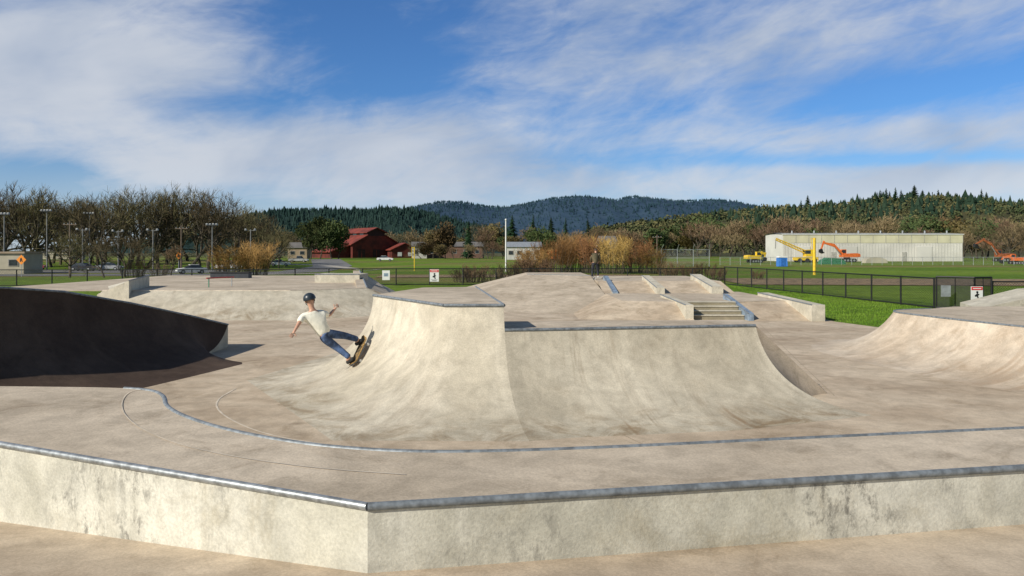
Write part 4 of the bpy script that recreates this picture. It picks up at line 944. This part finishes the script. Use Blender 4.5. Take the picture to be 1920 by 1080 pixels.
def excavator(label, px, Y, rz, paint, boomp, s=1.0):
    T = thing('excavator', label, 'excavator', (gx(px, Y), Y, -.62), rz); T.scale = (s, s, s)
    tp = [(-1.9, .35), (-1.6, 0), (1.6, 0), (1.9, .35), (1.9, .6), (1.6, .95), (-1.6, .95), (-1.9, .6)]
    for y in (-1.25, 1.25):
        k = MB().ext(tp, y-.3, y+.3).build('track', m_rubber, T)
        for i in range(4): MB().tube([(-1.2+.8*i, y-.33, .45), (-1.2+.8*i, y+.33, .45)], .25, 8).build('roller', m_galv, k)
    MB().tube([(0, 0, .9), (0, 0, 1.2)], .8, 12).build('turntable', m_black, T)
    MB().ext([(-2.2, 1.2), (1.5, 1.2), (1.5, 1.9), (-.2, 2.2), (-2.2, 2.3), (-2.5, 1.9)], -1.3, 1.3).build('body', paint, T)
    MB().ext([(-2.9, 1.25), (-2.2, 1.25), (-2.2, 2.25), (-2.7, 2.2), (-2.95, 1.9)], -1.28, 1.28).build('counterweight', paint, T)
    c = MB().ext([(.0, 2.0), (1.5, 2.0), (1.55, 2.6), (1.1, 3.3), (.0, 3.3)], -1.25, -.3).build('cab', paint, T)
    MB().ext([(.15, 2.3), (1.4, 2.3), (1.42, 2.6), (1.05, 3.15), (.15, 3.15)], -1.28, -.27).build('cab_window', m_glass, c)
    def arm(nm, pts, rs):
        m_ = MB(); up = [(V(p)+V((0, r))) for p, r in zip(pts, rs)]; dn = [(V(p)-V((0, r))) for p, r in zip(pts, rs)]
        m_.ext([tuple(p) for p in up]+[tuple(p) for p in dn[::-1]], .1, .5).build(nm, paint, T)
    b0, b1, b2, b3 = boomp
    arm('boom', [b0, b1, b2], [.3, .42, .22])
    d = (V(b3)-V(b2)).normalized(); n = V((-d.y, d.x)); m_ = MB(); m_.ext([tuple(V(b2)+n*.25-d*.5), tuple(V(b2)-n*.25-d*.5), tuple(V(b3)-n*.14), tuple(V(b3)+n*.14)], .14, .46).build('stick', paint, T)
    x, z = b3; MB().ext([(x-.1, z+.1), (x+.5, z-.2), (x+.45, z-.9), (x-.2, z-1.2), (x-.7, z-1.0), (x-.3, z-.6)], -.2, .8).build('bucket', m_black, T)
    MB().tube([V((b0[0]+.6, .3, b0[1]-.1)), V((b1[0], .3, b1[1]-.35))], .1, 8).build('hydraulic_ram', m_galv, T)
excavator('big orange excavator with raised boom in front of the warehouse', 1588, 178, pi, m_orp, ((1.2, 2.0), (3.4, 4.3), (6.2, 5.0), (6.8, 3.4)), .92)
excavator('dark boomed orange excavator right of the warehouse', 1880, 185, pi, smat('weathered_orange', (.30, .09, .03), .7, 0, .3), ((1.2, 2.0), (3.4, 4.8), (5.6, 6.0), (7.6, 4.8)), .9)
excavator('yellow excavator with folded boom at the left end of the warehouse', 1415, 168, radians(10), m_yel, ((1.0, 1.9), (2.4, 3.0), (3.6, 2.6), (3.4, 1.6)), .75)
excavator('small red machine low on the ground at the right picture edge', 1905, 150, radians(170), m_orp, ((1.0, 1.9), (2.4, 2.6), (4.0, 2.2), (4.6, 1.4)), .6)
T = thing('mobile_crane', 'yellow lattice boom crane leaning left in front of the warehouse', 'crane', (gx(1510, 172), 172, -.62), pi)
MB().ext([(-2.5, .5), (2.5, .5), (2.5, 1.2), (-2.5, 1.3)], -1.2, 1.2).build('chassis', m_yel, T)
MB().ext([(-2, 1.35), (.2, 1.35), (.2, 2.9), (-1.2, 3.0), (-2, 2.4)], -1, 1).build('cab', m_yel, T); MB().ext([(-.9, 2.0), (.22, 2.0), (.22, 2.8), (-.9, 2.8)], -1.03, 1.03).build('cab_window', m_glass, T)
for x in (-1.7, 0, 1.7):
    for y in (-1.1, 1.1): MB().tube([(x, y-.2, .5), (x, y+.2, .5)], .5, 12).build('wheel', m_rubber, T)
mb = MB(); a, b_ = V((-.2, 0, 2.3)), V((6.8, 0, 5.4)); u = V((-.42, 0, .9)).normalized()
cs = [(a+u*k1*.32+V((0, k2*.35, 0)), b_+u*k1*.2+V((0, k2*.22, 0))) for k1 in (-1, 1) for k2 in (-1, 1)]
for p, q_ in cs: mb.tube([p, q_], .09, 5)
for i in range(10):
    for (i0, i1) in ((0, 2), (1, 3), (0, 1), (2, 3)):
        p = cs[i0][0].lerp(cs[i0][1], i/10); q_ = cs[i1][0].lerp(cs[i1][1], (i+1)/10); mb.tube([p, q_], .055, 4)
mb.build('lattice_boom', m_yel, T); MB().tube([b_, b_+V((.1, 0, -2.2))], .05, 5).build('cable', m_black, T)
for px, lb_, m_, Y in ((1560, 'low green heap cover beside the yellow pole and excavator', smat('green_tarp', (.03, .16, .08), .7), 150), (1640, 'low pale machine body parked in front of the warehouse', m_cream, 165)):
    mb = MB().ext([(-2.5, 0), (2.4, 0), (2.2, .7), (1.0, 1.2), (-1.2, 1.3), (-2.2, .8)], -1, 1); mb.v = [v+V((gx(px, Y), Y, -.62)) for v in mb.v]
    solo(mb, 'covered_heap', m_, lb_, 'heap')
r = random.Random(5); mb = MB()
for i in range(24000):
    y = 24+38*r.random()**1.4; x = r.uniform(12.4, 19.5)
    if y < 28 and x < 14.2-(y-22.5)*.28+.15: continue
    h = r.uniform(.03, .09); a = r.uniform(0, pi); d = V((cos(a), sin(a), 0))*.012; p = V((x, y, -.62)); l = V((r.uniform(-.03, .03), r.uniform(-.03, .03), h))
    mb.add([p-d, p+d, p+l], [(0, 1, 2)])
struct(mb, 'lawn_grass', leafmat('grass_blades', (.09, .17, .015), (.17, .25, .03), .6), None, 'stuff', 'bright green lawn grass between the park edge and the right fence', 'grass')
